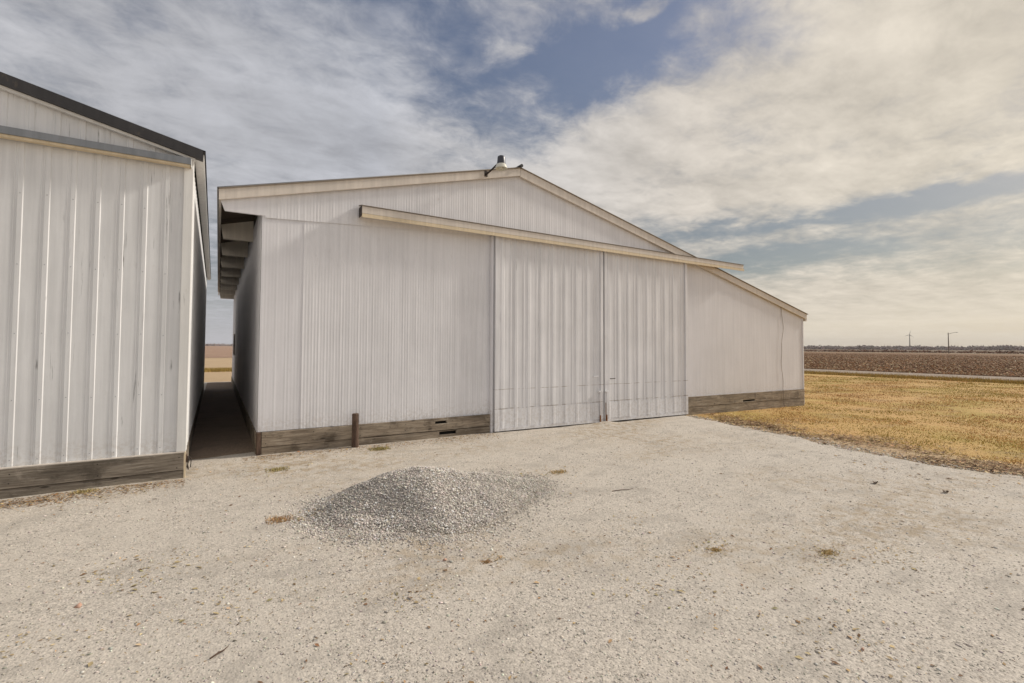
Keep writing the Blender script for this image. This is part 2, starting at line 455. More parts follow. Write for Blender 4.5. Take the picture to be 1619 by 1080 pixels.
# ------------------------------------------------------------------ mesh helpers
class MB:
    def __init__(s):
        s.v = []
        s.f = []
        s.mi = []

    def quad(s, a, b, c, d, mi=0):
        n = len(s.v)
        s.v += [a, b, c, d]
        s.f.append((n, n + 1, n + 2, n + 3))
        s.mi.append(mi)

    def hexa(s, p, mi=0):
        """8 corners: bottom 4 counter-clockwise, then top 4"""
        n = len(s.v)
        s.v += [tuple(q) for q in p]
        for f in ((3, 2, 1, 0), (4, 5, 6, 7), (0, 1, 5, 4), (1, 2, 6, 5), (2, 3, 7, 6), (3, 0, 4, 7)):
            s.f.append(tuple(n + i for i in f))
            s.mi.append(mi)

    def box(s, x0, x1, y0, y1, z0, z1, mi=0):
        s.hexa([(x0, y0, z0), (x1, y0, z0), (x1, y1, z0), (x0, y1, z0), (x0, y0, z1), (x1, y0, z1), (x1, y1, z1), (x0, y1, z1)], mi)

    def prism(s, poly, y0, y1, mi=0):
        """polygon in XZ (counter-clockwise seen from -Y) pushed from y0 to y1"""
        n = len(s.v)
        k = len(poly)
        s.v += [(x, y0, z) for x, z in poly] + [(x, y1, z) for x, z in poly]
        s.f.append(tuple(range(n, n + k)))
        s.f.append(tuple(range(n + 2 * k - 1, n + k - 1, -1)))
        s.mi += [mi, mi]
        for i in range(k):
            j = (i + 1) % k
            s.f.append((n + i, n + k + i, n + k + j, n + j))
            s.mi.append(mi)

    def tube(s, pts, r, seg=8, mi=0, caps=True):
        pts = [Vector(p) for p in pts]
        rs = r if isinstance(r, (list, tuple)) else [r] * len(pts)
        n0 = len(s.v)
        for i, p in enumerate(pts):
            d = (pts[min(i + 1, len(pts) - 1)] - pts[max(i - 1, 0)]).normalized()
            a = d.orthogonal().normalized() if abs(d.z) > 0.99 else d.cross(Vector((0, 0, 1))).normalized()
            b = d.cross(a)
            for k in range(seg):
                q = p + (a * math.cos(k * 2 * math.pi / seg) + b * math.sin(k * 2 * math.pi / seg)) * rs[i]
                s.v.append(tuple(q))
        for i in range(len(pts) - 1):
            for k in range(seg):
                k2 = (k + 1) % seg
                a = n0 + i * seg
                s.f.append((a + k, a + k2, a + seg + k2, a + seg + k))
                s.mi.append(mi)
        if caps:
            s.f.append(tuple(n0 + k for k in range(seg))[::-1])
            s.f.append(tuple(n0 + (len(pts) - 1) * seg + k for k in range(seg)))
            s.mi += [mi, mi]

    def lathe(s, prof, c=(0, 0, 0), seg=24, mi=0):
        n0 = len(s.v)
        for r, z in prof:
            for k in range(seg):
                a = k * 2 * math.pi / seg
                s.v.append((c[0] + r * math.cos(a), c[1] + r * math.sin(a), c[2] + z))
        for i in range(len(prof) - 1):
            for k in range(seg):
                k2 = (k + 1) % seg
                a = n0 + i * seg
                s.f.append((a + k, a + k2, a + seg + k2, a + seg + k))
                s.mi.append(mi)

    def build(s, name, mats, parent=None, smooth=False, bevel=0.0):
        me = bpy.data.meshes.new(name)
        me.from_pydata(s.v, [], s.f)
        for m in (mats if isinstance(mats, (list, tuple)) else [mats]):
            me.materials.append(m)
        if any(s.mi):
            me.polygons.foreach_set('material_index', s.mi)
        if smooth:
            me.polygons.foreach_set('use_smooth', [True] * len(me.polygons))
        me.update()
        o = bpy.data.objects.new(name, me)
        COL.objects.link(o)
        if parent is not None:
            o.parent = parent
        if bevel:
            md = o.modifiers.new('bevel', 'BEVEL')
            md.width = bevel
            md.segments = 2
            md.limit_method = 'ANGLE'
            md.angle_limit = R(40)
        return o


def np_mesh(name, verts, faces, material, tone=None, parent=None):
    """verts (n,3), faces (m,k); tone (n,3) per-vertex colour"""
    me = bpy.data.meshes.new(name)
    k = faces.shape[1]
    me.vertices.add(len(verts))
    me.vertices.foreach_set('co', np.ascontiguousarray(verts, dtype=np.float32).ravel())
    me.loops.add(faces.size)
    me.loops.foreach_set('vertex_index', np.ascontiguousarray(faces, dtype=np.int32).ravel())
    me.polygons.add(len(faces))
    me.polygons.foreach_set('loop_start', np.arange(0, faces.size, k, dtype=np.int32))
    me.polygons.foreach_set('loop_total', np.full(len(faces), k, dtype=np.int32))
    me.materials.append(material)
    if tone is not None:
        a = me.color_attributes.new('tone', 'FLOAT_COLOR', 'POINT')
        c = np.ones((len(verts), 4), dtype=np.float32)
        c[:, :3] = tone
        a.data.foreach_set('color', c.ravel())
    me.update(calc_edges=True)
    me.validate()
    o = bpy.data.objects.new(name, me)
    COL.objects.link(o)
    if parent is not None:
        o.parent = parent
    return o


def tag(o, label=None, cat=None, group=None, kind=None):
    if label:
        o['label'] = label
    if cat:
        o['category'] = cat
    if group:
        o['group'] = group
    if kind:
        o['kind'] = kind
    return o


def thing(name, label, cat, loc=(0, 0, 0), rz=0.0, group=None):
    o = bpy.data.objects.new(name, None)
    o.empty_display_size = 0.2
    COL.objects.link(o)
    o.location = loc
    o.rotation_euler = (0, 0, rz)
    return tag(o, label, cat, group)


def arr_noise(P, scale, seed=0.0):
    """smooth noise at many points, -1..1"""
    return np.array([mnoise.noise(Vector((p[0] * scale + seed, p[1] * scale - seed, seed * 1.7))) for p in P])


# ------------------------------------------------------------------ ground height
GS = [0, 4, 9.4, 14.6, 20]
GZ = [0, -0.01, -0.06, -0.137, -0.16]


def gz(x):
    return np.interp(x, GS, GZ)


EDGE_T = [-40, -14, -9, -7.5, -6.03, -5.18, -4.12, -2.94, -1.45, -0.45, 0.3]
EDGE_S = [10.5, 9.2, 8.5, 8.25, 8.14, 8.07, 8.18, 8.52, 8.82, 9.0, 9.2]


def edge_x(t):
    return np.interp(t, EDGE_T, EDGE_S)


def sheet(name, xs, ys, material, dz, label=None):
    xs = np.array(sorted(set(xs) | {g for g in GS if xs[0] < g < xs[-1]}))
    X, Y = np.meshgrid(xs, ys, indexing='ij')
    V = np.stack([X, Y, gz(X) + dz], -1).reshape(-1, 3)
    a, b = len(xs), len(ys)
    I = np.arange(a * b).reshape(a, b)
    F = np.stack([I[:-1, :-1], I[1:, :-1], I[1:, 1:], I[:-1, 1:]], -1).reshape(-1, 4)
    o = np_mesh(name, V, F, material)
    return tag(o, label, kind='structure')


sheet('lawn', [-3500, -400, -60, -20, 40, 120, 400, 3500], [-3500, -300, -40, 0, 40, 120, 400, 3500], M['lawn'], 0.0)
sheet('lane', [35.8, 41.4], [-300, -40, 0, 40, 120, 600], M['lane'], 0.02)
sheet('ploughed_field', [41.4, 120, 218], [-300, -40, 0, 40, 120, 600], M['field'], 0.03)
sheet('field_track', [218, 228], [-400, 0, 600], M['pale_strip'], 0.05)
sheet('far_field', [228, 700, 3000], [-3000, 0, 3000], M['far_land'], 0.04)
sheet('stubble_field', [-1500, -60, 35], [63, 200, 1500], M['stubble'], 0.03)
sheet('back_field', [-1500, 35], [1500, 3400], M['far_land'], 0.03)


def gravel_h(X, Y):
    P = np.stack([X, Y], -1)
    h = 0.016 * arr_noise(P, 0.7, 3.1) + 0.006 * arr_noise(P, 2.6, 8.3) + 0.002 * arr_noise(P, 7.5, 1.3)
    h += 0.055 * np.exp(-(((X - 6.5) / 0.28) ** 2 + ((Y + 0.12) / 0.22) ** 2))     # lump left under the door's meeting stiles
    # shallow wheel tracks curving to the doors
    for off in (0.0, 1.7):
        c = 5.6 + off - 0.12 * (Y + 3) ** 2 * 0.3
        h -= 0.012 * np.exp(-((X - c) / 0.22) ** 2)
    return h


def build_gravel():
    ys = np.concatenate([np.arange(-22, -7, 0.3), np.arange(-7, 0.4, 0.07), np.arange(0.4, 16.5, 0.35)])
    n = 230
    rows = []
    for i, y in enumerate(ys):
        e = float(edge_x(y)) + 0.26 * mnoise.noise(Vector((y * 0.9, 0, 4))) + 0.16 * mnoise.noise(Vector((y * 6, 2, 4)))
        if y > 0.3:
            e = 6.0
        q = np.linspace(0, 1, n)
        x = -26 + (e + 26) * (1 - (1 - q) ** 1.9)
        rows.append(np.stack([x, np.full(n, y)], -1))
    P = np.array(rows).reshape(-1, 2)
    h = gravel_h(P[:, 0], P[:, 1])
    V = np.column_stack([P, gz(P[:, 0]) + 0.022 + h * 0.8])
    I = np.arange(len(ys) * n).reshape(len(ys), n)
    # the sheet sinks into the soil along its edge
    V[I[:, -1], 2] = gz(V[I[:, -1], 0]) - 0.02
    F = np.stack([I[:-1, :-1], I[:-1, 1:], I[1:, 1:], I[1:, :-1]], -1).reshape(-1, 4)
    o = np_mesh('gravel_yard', V, F, M['gravel'])
    o.data.polygons.foreach_set('use_smooth', [True] * len(o.data.polygons))
    tag(o, 'pale crushed limestone yard in front of the barn', kind='structure')


build_gravel()


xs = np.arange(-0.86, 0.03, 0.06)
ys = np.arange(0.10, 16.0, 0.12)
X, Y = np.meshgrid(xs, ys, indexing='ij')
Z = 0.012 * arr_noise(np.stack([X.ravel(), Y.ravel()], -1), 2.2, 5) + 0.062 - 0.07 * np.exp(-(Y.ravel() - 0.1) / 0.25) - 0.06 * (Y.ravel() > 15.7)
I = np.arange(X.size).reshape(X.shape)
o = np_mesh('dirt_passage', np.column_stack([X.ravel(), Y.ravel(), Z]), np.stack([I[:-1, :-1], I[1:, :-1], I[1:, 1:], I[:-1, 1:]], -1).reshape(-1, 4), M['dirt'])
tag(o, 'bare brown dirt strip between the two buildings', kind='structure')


def yard_z(X, Y):
    return gz(X) + 0.022 + 0.8 * gravel_h(X, Y)


# ------------------------------------------------------------------ sheet-metal / board panels
def panel(mb, x0, x1, zb, zt, prof, y, brk=(), mi=0, flip=False):
    """ribbed sheet in the XZ plane facing -Y. prof = (pitch, [(offset, depth)...]); zb/zt functions of x"""
    pitch, pts = prof
    xs = []
    k = math.floor(x0 / pitch) - 1
    while k * pitch < x1:
        irr = 0.2 + 0.8 * RNG.random() if pitch < 0.05 else 1.0      # pressed flutes are never all alike
        for o, d in pts:
            xs.append((k * pitch + o, d * irr))
        k += 1
    xv = [a for a, _ in xs]
    dv = [b for _, b in xs]
    inner = [a for a in xv if x0 + 1e-4 < a < x1 - 1e-4] + [b for b in brk if x0 < b < x1] + [x0, x1]
    inner = sorted(set(round(a, 5) for a in inner))
    n = len(mb.v)
    for a in inner:
        d = float(np.interp(a, xv, dv))
        b, t = zb(a), zt(a)
        t = max(t, b + 0.0005)
        mb.v.append((a, y - d, b))
        mb.v.append((a, y - d, t))
    for i in range(len(inner) - 1):
        q = n + 2 * i
        mb.f.append((q, q + 2, q + 3, q + 1))
        mb.mi.append(mi)


FLUTE = (0.046, [(0, 0), (0.008, 0.0004), (0.016, 0.0016), (0.023, 0.0021), (0.030, 0.0016), (0.038, 0.0004)])
RIB = (0.21, [(0, 0.0), (0.118, 0.0), (0.121, 0.003), (0.128, 0.003), (0.131, 0.0), (0.146, 0.0), (0.152, 0.0075), (0.190, 0.0075), (0.198, 0.0)])
DOOR_RIB = (0.2955, [(0, 0), (0.060, 0.0), (0.066, 0.005), (0.082, 0.005), (0.088, 0), (0.150, 0.0), (0.164, 0.010), (0.219, 0.010), (0.233, 0.0)])
KICK_RIB = (0.2955, [(0, 0), (0.150, 0.0), (0.172, 0.006), (0.211, 0.006), (0.233, 0.0)])


def const(c):
    return lambda x: c


# ------------------------------------------------------------------ barn
L = 15.0
barn = thing('barn', 'wide low white barn with sliding double doors and lean-to under one long roof slope', 'barn', (0, 0, 0))
RS, RZ = 4.42, 5.05            # ridge
SL, SR = 0.2585, 0.2355        # roof pitch left and right (underside of rake line)


def roof_z(x):
    return RZ - SL * (RS - x) if x < RS else RZ - SR * (x - RS)


def seam_z(x):
    return 3.50 + 0.052 * min(x, 3.8)


XR = 14.62
# solid wall cores behind the sheets
mb = MB()
outl = [(0.0, 0.02), (XR - 0.02, -0.10), (XR - 0.02, roof_z(XR) - 0.12), (RS, RZ - 0.12), (0.0, roof_z(0) - 0.12)]
mb.prism(outl, 0.03, 0.13)
mb.prism(outl, L - 0.13, L - 0.03)
mb.box(0.03, 0.11, 0.13, L - 0.13, 0.1, roof_z(0) - 0.14)
mb.box(XR - 0.11, XR - 0.03, 0.13, L - 0.13, 0.0, roof_z(XR) - 0.14)
mb.build('wall_frame', M['dark'], barn)

mb = MB()
panel(mb, 0.0, 0.575, const(0.35), seam_z, (0.046, [(a, d * 0.6) for a, d in FLUTE[1]]), -0.004)
mb.build('corner_siding', M['panel'], barn)
mb = MB()
panel(mb, 0.57, 3.80, const(0.35), lambda x: seam_z(x) if x < 3.5 else 3.70, FLUTE, -0.008)
mb.build('front_siding', M['siding'], barn)
mb = MB()
panel(mb, 0.04, 9.75, lambda x: seam_z(x) - 0.03 if x < 3.5 else 3.66, lambda x: roof_z(x) - 0.09, FLUTE, -0.018, brk=(RS,))
mb.build('gable_siding', M['siding'], barn)
mb = MB()
panel(mb, 9.2, XR, lambda x: float(np.interp(x, [9.2, XR], [0.385, 0.36])), lambda x: min(3.70, roof_z(x) - 0.085),
      (0.046, [(a, d * 0.45) for a, d in FLUTE[1]]), -0.006, brk=(10.05,))
mb.build('lean_to_siding', M['panel'], barn)
# smooth board that carries the gable out under the left overhang
mb = MB()
mb.prism([(-0.47, 3.50), (0.045, 3.50), (0.045, roof_z(0.045) - 0.09), (-0.535, roof_z(-0.535) - 0.09)], -0.024, 0.02)
mb.build('gable_end_board', M['panel'], barn)
# side and back sheets
mb = MB()
panel(mb, 0.0, L, const(0.33), const(3.72), FLUTE, 0.0)
o = mb.build('side_siding', M['siding'], barn)
o.rotation_euler = (0, 0, R(-90))
o.location = (-0.004, L, 0)
mb = MB()
panel(mb, 0.0, L, const(0.25), const(roof_z(XR) - 0.1), FLUTE, 0.0)
o = mb.build('side_siding', M['siding'], barn)
o.rotation_euler = (0, 0, R(90))
o.location = (XR + 0.004, 0, 0)
mb = MB()
panel(mb, 0.0, XR, const(0.2), lambda x: roof_z(XR - x) - 0.1, FLUTE, 0.0, brk=(XR - RS,))
o = mb.build('back_siding', M['siding'], barn)
o.rotation_euler = (0, 0, R(180))
o.location = (XR, L + 0.004, 0)
# corner trims
mb = MB()
mb.box(XR - 0.012, XR + 0.03, -0.03, 0.05, -0.10, roof_z(XR) - 0.10)
mb.build('corner_trim', M['panel'], barn)

# roof: corrugated sheets lying along each slope
def roof_slope(x0, x1, slope_fn, y0, y1, name, matl, parent, pitch=0.07, amp=0.012):
    n = int((y1 - y0) / (pitch / 4))
    ys = np.linspace(y0, y1, n)
    d = amp * np.sin(ys * 2 * math.pi / pitch)
    V = []
    for lay in (0, 1):
        for x in (x0, x1):
            V.append(np.column_stack([np.full(n, x), ys, slope_fn(x) + d + (0.012 if lay else -0.004)]))
    V = np.concatenate(V)
    i = np.arange(n - 1)
    F = [np.stack([a + i, b + i, b + i + 1, a + i + 1], -1) for a, b in ((2 * n, 3 * n), (n, 0), (0, 2 * n), (3 * n, n))]
    return np_mesh(name, V, np.concatenate(F), matl, parent=parent)


roof_slope(-0.57, RS + 0.02, lambda x: roof_z(x) + 0.030, -0.09, L + 0.1, 'roof_slope', M['roof'], barn)
roof_slope(RS - 0.02, 14.82, lambda x: roof_z(x) + 0.030, -0.09, L + 0.1, 'roof_slope', M['roof'], barn)
mb = MB()
mb.tube([(RS, -0.14, RZ + 0.045), (RS, L + 0.1, RZ + 0.045)], 0.032, 10)
mb.build('ridge_cap', M['dark_roof'], barn)


def rake(xa, xb, top_off, h, y0, y1, name, matl):
    mb = MB()
    za, zb = roof_z(xa) + top_off, roof_z(xb) + top_off
    mb.hexa([(xa, y0, za - h), (xb, y0, zb - h), (xb, y1, zb - h), (xa, y1, za - h), (xa, y0, za), (xb, y0, zb), (xb, y1, zb), (xa, y1, za)])
    return mb.build(name, matl, barn)


rake(-0.545, RS - 0.003, 0.012, 0.150, -0.085, -0.03, 'rake_board', M['trim'])
rake(RS + 0.003, 10.1, 0.012, 0.165, -0.085, -0.03, 'rake_board', M['trim'])
rake(10.1, 14.76, 0.006, 0.150, -0.080, -0.028, 'rake_board', M['trim'])
rake(-0.55, RS, 0.024, 0.014, -0.105, -0.02, 'drip_edge', M['drip'])
rake(RS, 14.80, 0.024, 0.014, -0.105, -0.02, 'drip_edge', M['drip'])
mb = MB()
mb.box(14.70, 14.76, -0.075, L, roof_z(14.73) - 0.21, roof_z(14.73) - 0.02)
mb.build('eave_board', M['trim'], barn)
mb = MB()
mb.box(-0.545, -0.515, -0.028, L + 0.05, roof_z(-0.53) - 0.135, roof_z(-0.53) - 0.012)
mb.build('eave_board', M['trim'], barn)
# soffit underside and the rafter tails below it
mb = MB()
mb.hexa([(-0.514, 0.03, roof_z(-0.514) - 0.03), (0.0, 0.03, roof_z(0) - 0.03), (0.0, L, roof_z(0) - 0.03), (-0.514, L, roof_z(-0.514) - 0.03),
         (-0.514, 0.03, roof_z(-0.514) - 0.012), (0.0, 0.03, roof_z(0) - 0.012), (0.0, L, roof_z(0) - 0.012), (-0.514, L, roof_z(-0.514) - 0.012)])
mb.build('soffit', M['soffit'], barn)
for k in range(8):
    y = 2.1 + k * 1.82 if k < 7 else L - 0.05
    mb = MB()
    mb.prism([(-0.47, 3.50), (-0.005, 3.50), (-0.005, roof_z(0) - 0.031), (-0.512, roof_z(-0.512) - 0.031)], y - 0.045, y + 0.045)
    mb.build('rafter_tail', M['rafter'], barn)
# small side window near the back of the left wall
mb = MB()
mb.box(-0.045, -0.012, 11.6, 12.5, 1.25, 2.0)
wf = mb.build('side_window', M['trim'], barn)
mb = MB()
mb.box(-0.052, -0.0455, 11.67, 12.43, 1.32, 1.93)
mb.build('pane', M['glass'], wf)


def plank(mb, x0, x1, y0, y1, zb, zt, holes=()):
    """a board with notches knocked through it: holes are (xa, xb, za, zb)"""
    xs = sorted({x0, x1, *[h[0] for h in holes], *[h[1] for h in holes]})
    for a, b in zip(xs[:-1], xs[1:]):
        hs = [h for h in holes if h[0] <= a + 1e-6 and h[1] >= b - 1e-6]
        f = lambda fn, x: fn(x)
        def piece(lo_a, lo_b, hi_a, hi_b):
            mb.hexa([(a, y0, lo_a), (b, y0, lo_b), (b, y1, lo_b), (a, y1, lo_a), (a, y0, hi_a), (b, y0, hi_b), (b, y1, hi_b), (a, y1, hi_a)])
        if not hs:
            piece(zb(a), zb(b), zt(a), zt(b))
        else:
            h = hs[0]
            piece(zb(a), zb(b), h[2], h[2])
            piece(h[3], h[3], zt(a), zt(b))


def nails(mb, xs, zs, y):
    """nail heads, part of the board they hold (second material slot)"""
    for x in xs:
        for z in zs:
            x1, z1 = x + RNG.uniform(-0.015, 0.015), z + RNG.uniform(-0.015, 0.015)
            n0 = len(mb.v)
            mb.v += [(x1 + 0.007 * math.cos(k * 1.0472), y - 0.003, z1 + 0.007 * math.sin(k * 1.0472)) for k in range(6)]
            mb.f.append(tuple(range(n0, n0 + 6)))
            mb.mi.append(1)


# wooden skirt
lin = lambda x0, z0, x1, z1: (lambda x: z0 + (z1 - z0) * (x - x0) / (x1 - x0))
mb = MB()
plank(mb, 0.052, 1.40, -0.052, -0.012, const(0.135), const(0.345))
nails(mb, (0.10, 0.75, 1.35), (0.19, 0.29), -0.052)
mb.build('skirt_board', [M['plank'], M['iron']], barn, bevel=0.004)
mb = MB()
plank(mb, 1.405, 3.83, -0.050, -0.012, const(0.140), const(0.350), [(2.72, 2.93, 0.255, 0.30)])
nails(mb, (1.46, 2.2, 3.05, 3.76), (0.19, 0.30), -0.050)
mb.build('skirt_board', [M['plank'], M['iron']], barn, bevel=0.004)
mb = MB()
plank(mb, 0.052, 3.83, -0.046, -0.010, lin(0, -0.06, 3.8, -0.07), const(0.131), [(2.80, 3.12, 0.06, 0.115)])
mb.build('skirt_board', M['plank'], barn, bevel=0.004)
mb = MB()
mb.box(-0.012, 0.045, -0.06, 0.06, -0.05, 0.345)
mb.build('corner_post', M['post'], barn, bevel=0.004)
mb = MB()
plank(mb, 9.25, XR, -0.045, -0.008, lin(9.25, 0.14, XR, 0.10), lin(9.25, 0.385, XR, 0.36), [(11.55, 12.1, 0.145, 0.19)])
nails(mb, (9.4, 10.6, 11.9, 13.2, 14.5), (0.2, 0.31), -0.045)
mb.build('skirt_board', [M['grey_plank'], M['iron']], barn, bevel=0.004)
mb = MB()
plank(mb, 9.25, XR, -0.040, -0.006, lin(9.25, -0.16, XR, -0.26), lin(9.25, 0.135, XR, 0.095))
mb.build('skirt_board', M['grey_plank'], barn, bevel=0.004)
mb = MB()
mb.box(-0.02, 0.02, 0.065, L, -0.05, 0.325)
mb.build('side_skirt_board', M['plank'], barn)
# door jamb post
mb = MB()
mb.box(3.80, 3.85, -0.075, -0.01, -0.03, 3.66)
mb.box(3.802, 3.83, -0.082, -0.075, 0.0, 3.1)
mb.build('door_jamb', M['panel'], barn, bevel=0.003)


# sliding doors
def door(x0, x1, zb0, zb1, name_label, hand):
    zb = lin(x0, zb0, x1, zb1)
    top = 3.685
    mb = MB()
    mb.hexa([(x0, -0.085, zb0), (x1, -0.085, zb1), (x1, -0.045, zb1), (x0, -0.045, zb0), (x0, -0.085, top), (x1, -0.085, top), (x1, -0.045, top), (x0, -0.045, top)])
    panel(mb, x0 + 0.005, x1 - 0.005, lambda x: zb(x) + 0.40, const(top), DOOR_RIB, -0.094)
    d = mb.build('sliding_door', M['door'], barn)
    if name_label:
        d['label'] = name_label
    mb = MB()
    panel(mb, x0 + 0.004, x1 - 0.004, lambda x: zb(x) + 0.008, lambda x: zb(x) + 0.405, KICK_RIB, -0.104)
    mb.build('kick_panel', M['door'], d)
    for xa in (x0, x1 - 0.075):
        mb = MB()
        mb.hexa([(xa, -0.126, zb(xa)), (xa + 0.075, -0.126, zb(xa + 0.075)), (xa + 0.075, -0.0955, zb(xa + 0.075)), (xa, -0.0955, zb(xa)),
                 (xa, -0.126, top), (xa + 0.075, -0.126, top), (xa + 0.075, -0.0955, top), (xa, -0.0955, top)])
        mb.build('edge_trim', M['door'], d, bevel=0.004)
    mb = MB()
    mb.hexa([(x0 + 0.076, -0.122, zb(x0)), (x1 - 0.076, -0.122, zb(x1)), (x1 - 0.076, -0.1125, zb(x1)), (x0 + 0.076, -0.1125, zb(x0)),
             (x0 + 0.076, -0.122, zb(x0) + 0.05), (x1 - 0.076, -0.122, zb(x1) + 0.05), (x1 - 0.076, -0.1125, zb(x1) + 0.05), (x0 + 0.076, -0.1125, zb(x0) + 0.05)])
    mb.build('bottom_rail', M['door'], d)
    # drop bolt at the meeting edge, rusted at the foot
    xc = x1 - 0.10 if hand > 0 else x0 + 0.045
    z0 = zb(xc)
    mb = MB()
    mb.tube([(xc, -0.140, z0 + 0.02), (xc, -0.140, z0 + 0.64)], 0.011, 8)
    mb.box(xc - 0.05, xc + 0.05, -0.150, -0.1265, z0 + 0.63, z0 + 0.665)
    bo = mb.build('drop_bolt', M['door'], d)
    mb = MB()
    mb.tube([(xc, -0.140, z0 - 0.03), (xc, -0.140, z0 + 0.15)], [0.017, 0.0125], 8)
    mb.tube([(xc + 0.02 * hand, -0.131, z0 + 0.02), (xc + 0.02 * hand, -0.131, z0 + 0.4)], 0.006, 6)
    mb.build('rusty_foot', M['rust'], bo)
    # hand pull
    xh = x1 - 0.22 if hand > 0 else x0 + 0.22
    zh = 0.98 if hand > 0 else 0.92
    mb = MB()
    mb.tube([(xh - 0.06, -0.125, zh), (xh - 0.06, -0.145, zh), (xh + 0.06, -0.145, zh + 0.005), (xh + 0.06, -0.122, zh)], 0.009, 6)
    mb.build('hand_pull', M['panel'] if hand > 0 else M['iron'], d)
    return d


door(3.862, 6.508, 0.034, 0.012, None, 1)
door(6.545, 9.228, 0.012, -0.012, None, -1)
mb = MB()
mb.box(6.50, 6.56, -0.044, -0.02, -0.02, 3.69)
mb.build('door_gap', M['dark'], barn)

# door track: boxed-in rail on the wall from left siding to past the lean-to roof
track = MB()
x0t, x1t = 1.385, 11.40
track.hexa([(x0t, -0.20, 3.700), (x1t, -0.20, 3.700), (x1t, -0.175, 3.700), (x0t, -0.175, 3.700),
            (x0t, -0.20, 3.815), (x1t, -0.20, 3.795), (x1t, -0.175, 3.795), (x0t, -0.175, 3.815)])
tr = track.build('door_track', M['trim'], barn, bevel=0.003)
mb = MB()
mb.hexa([(x0t - 0.01, -0.212, 3.817), (x1t + 0.02, -0.212, 3.797), (x1t + 0.02, -0.019, 3.835), (x0t - 0.01, -0.03, 3.855),
         (x0t - 0.01, -0.212, 3.829), (x1t + 0.02, -0.212, 3.809), (x1t + 0.02, -0.019, 3.847), (x0t - 0.01, -0.03, 3.867)])
mb.build('cap_flashing', M['drip'], tr)
mb = MB()
mb.box(x0t + 0.004, x1t - 0.03, -0.1745, -0.10, 3.715, 3.79)
mb.box(x0t + 0.004, x1t + 0.03, -0.198, -0.186, 3.640, 3.699)
mb.box(x0t + 0.004, 3.80, -0.1855, -0.03, 3.690, 3.698)
mb.box(9.26, x1t - 0.01, -0.1855, -0.03, 3.690, 3.698)
mb.build('rail', M['cream'], tr)
mb = MB()
mb.box(x0t - 0.006, x0t - 0.0005, -0.205, -0.03, 3.66, 3.816)
mb.build('end_plate', M['iron'], tr)

# loose wire hanging down the lean-to wall from the eave
pts = []
for i in range(40):
    q = i / 39
    z = 2.86 - q * (2.86 + 0.04)
    wv = 0.035 * math.sin(q * 9) + 0.05 * math.exp(-((q - 0.28) / 0.1) ** 2) - 0.02 * math.sin(q * 23)
    pts.append((13.46 + wv, -0.034 if z > 0.36 else -0.058, z))
mb = MB()
mb.tube(pts, 0.006, 6)
mb.build('hanging_wire', M['drip'], barn)

# ------------------------------------------------------------------ yard light under the ridge
yl = thing('yard_light', 'small yard light with dark cap and pale dome reflector reaching out from the barn gable', 'lamp', (3.66, -0.086, 4.80))
mb = MB()
c = (0.11, -0.38, 0.0)
mb.lathe([(0.0, 0.232), (0.045, 0.230), (0.064, 0.218), (0.069, 0.20), (0.074, 0.13), (0.080, 0.075), (0.080, 0.070), (0.0, 0.070)], c, 24)
mb.build('housing', M['lamp_grey'], yl, smooth=True)
mb = MB()
mb.lathe([(0.081, 0.078), (0.088, 0.07), (0.098, 0.04), (0.108, 0.012), (0.113, 0.0), (0.109, -0.004), (0.100, 0.012), (0.085, 0.04), (0.04, 0.058), (0.0, 0.06)], c, 28)
mb.build('reflector', M['lamp_white'], yl, smooth=True)
mb = MB()
mb.lathe([(0.0, 0.066), (0.02, 0.06), (0.035, 0.03), (0.03, 0.0), (0.0, -0.015)], c, 16)
mb.build('bulb', M['lamp_white'], yl, smooth=True)
mb = MB()
mb.tube([(0.0, 0.03, -0.005), (0.0, -0.05, -0.01), (0.03, -0.2, 0.035), (0.08, -0.33, 0.11)], 0.017, 10)
mb.box(-0.03, 0.03, -0.016, 0.0, -0.05, 0.05)
mb.build('arm', M['iron'], yl)

# ------------------------------------------------------------------ left building
RL = R(0.363)
shed = thing('metal_shed', 'tall white ribbed metal shed with dark roof edge, standing close left of the barn', 'shed', (-0.817, -0.865, 0.0), RL)
LB, WB = 13.0, 9.0
rz_l = lambda x: 3.965 + 0.243 * (-x if x > -WB / 2 else (WB + x))

mb = MB()
mb.prism([(-WB + 0.03, 0.05), (-0.03, 0.05), (-0.03, rz_l(0) - 0.1), (-WB / 2, rz_l(-WB / 2) - 0.1), (-WB + 0.03, rz_l(-WB) - 0.1)], 0.035, LB - 0.035)
mb.build('wall_frame', M['dark'], shed)
mb = MB()
panel(mb, -WB, -0.088, const(0.335), const(3.80), RIB, -0.006)
for x in np.arange(-2.1 - 0.038, -0.1, 0.21):      # screw heads on the ribs belong to the sheet
    for z in (0.40, 1.02, 1.72, 2.45, 3.2):
        zc_ = z + 0.008 * math.sin(x * 40 + z)
        n0 = len(mb.v)
        mb.v += [(x + 0.005 * math.cos(k * 1.0472), -0.0140, zc_ + 0.005 * math.sin(k * 1.0472)) for k in range(6)] + [(x, -0.0185, zc_)]
        mb.f += [(n0 + k, n0 + (k + 1) % 6, n0 + 6) for k in range(6)]
        mb.mi += [1] * 6
mb.build('front_siding', [M['lsiding'], M['galv']], shed)
mb = MB()
panel(mb, -WB, -0.02, const(3.78), lambda x: rz_l(x) - 0.04, (0.21, [(o + 0.06, d) for o, d in RIB[1]]), 0.022, brk=(-WB / 2,))
mb.build('gable_siding', M['lsiding'], shed)
mb = MB()
mb.box(-0.090, 0.006, -0.034, 0.004, 0.335, 3.87)
mb.box(-0.004, 0.008, 0.004, 0.11, 0.335, 3.87)
mb.build('corner_trim', M['lcorner'], shed, bevel=0.004)
mb = MB()
panel(mb, 0.0, LB, const(0.3), const(3.88), RIB, 0.0)
o = mb.build('side_siding', M['lsiding'], shed)
o.rotation_euler = (0, 0, R(90))
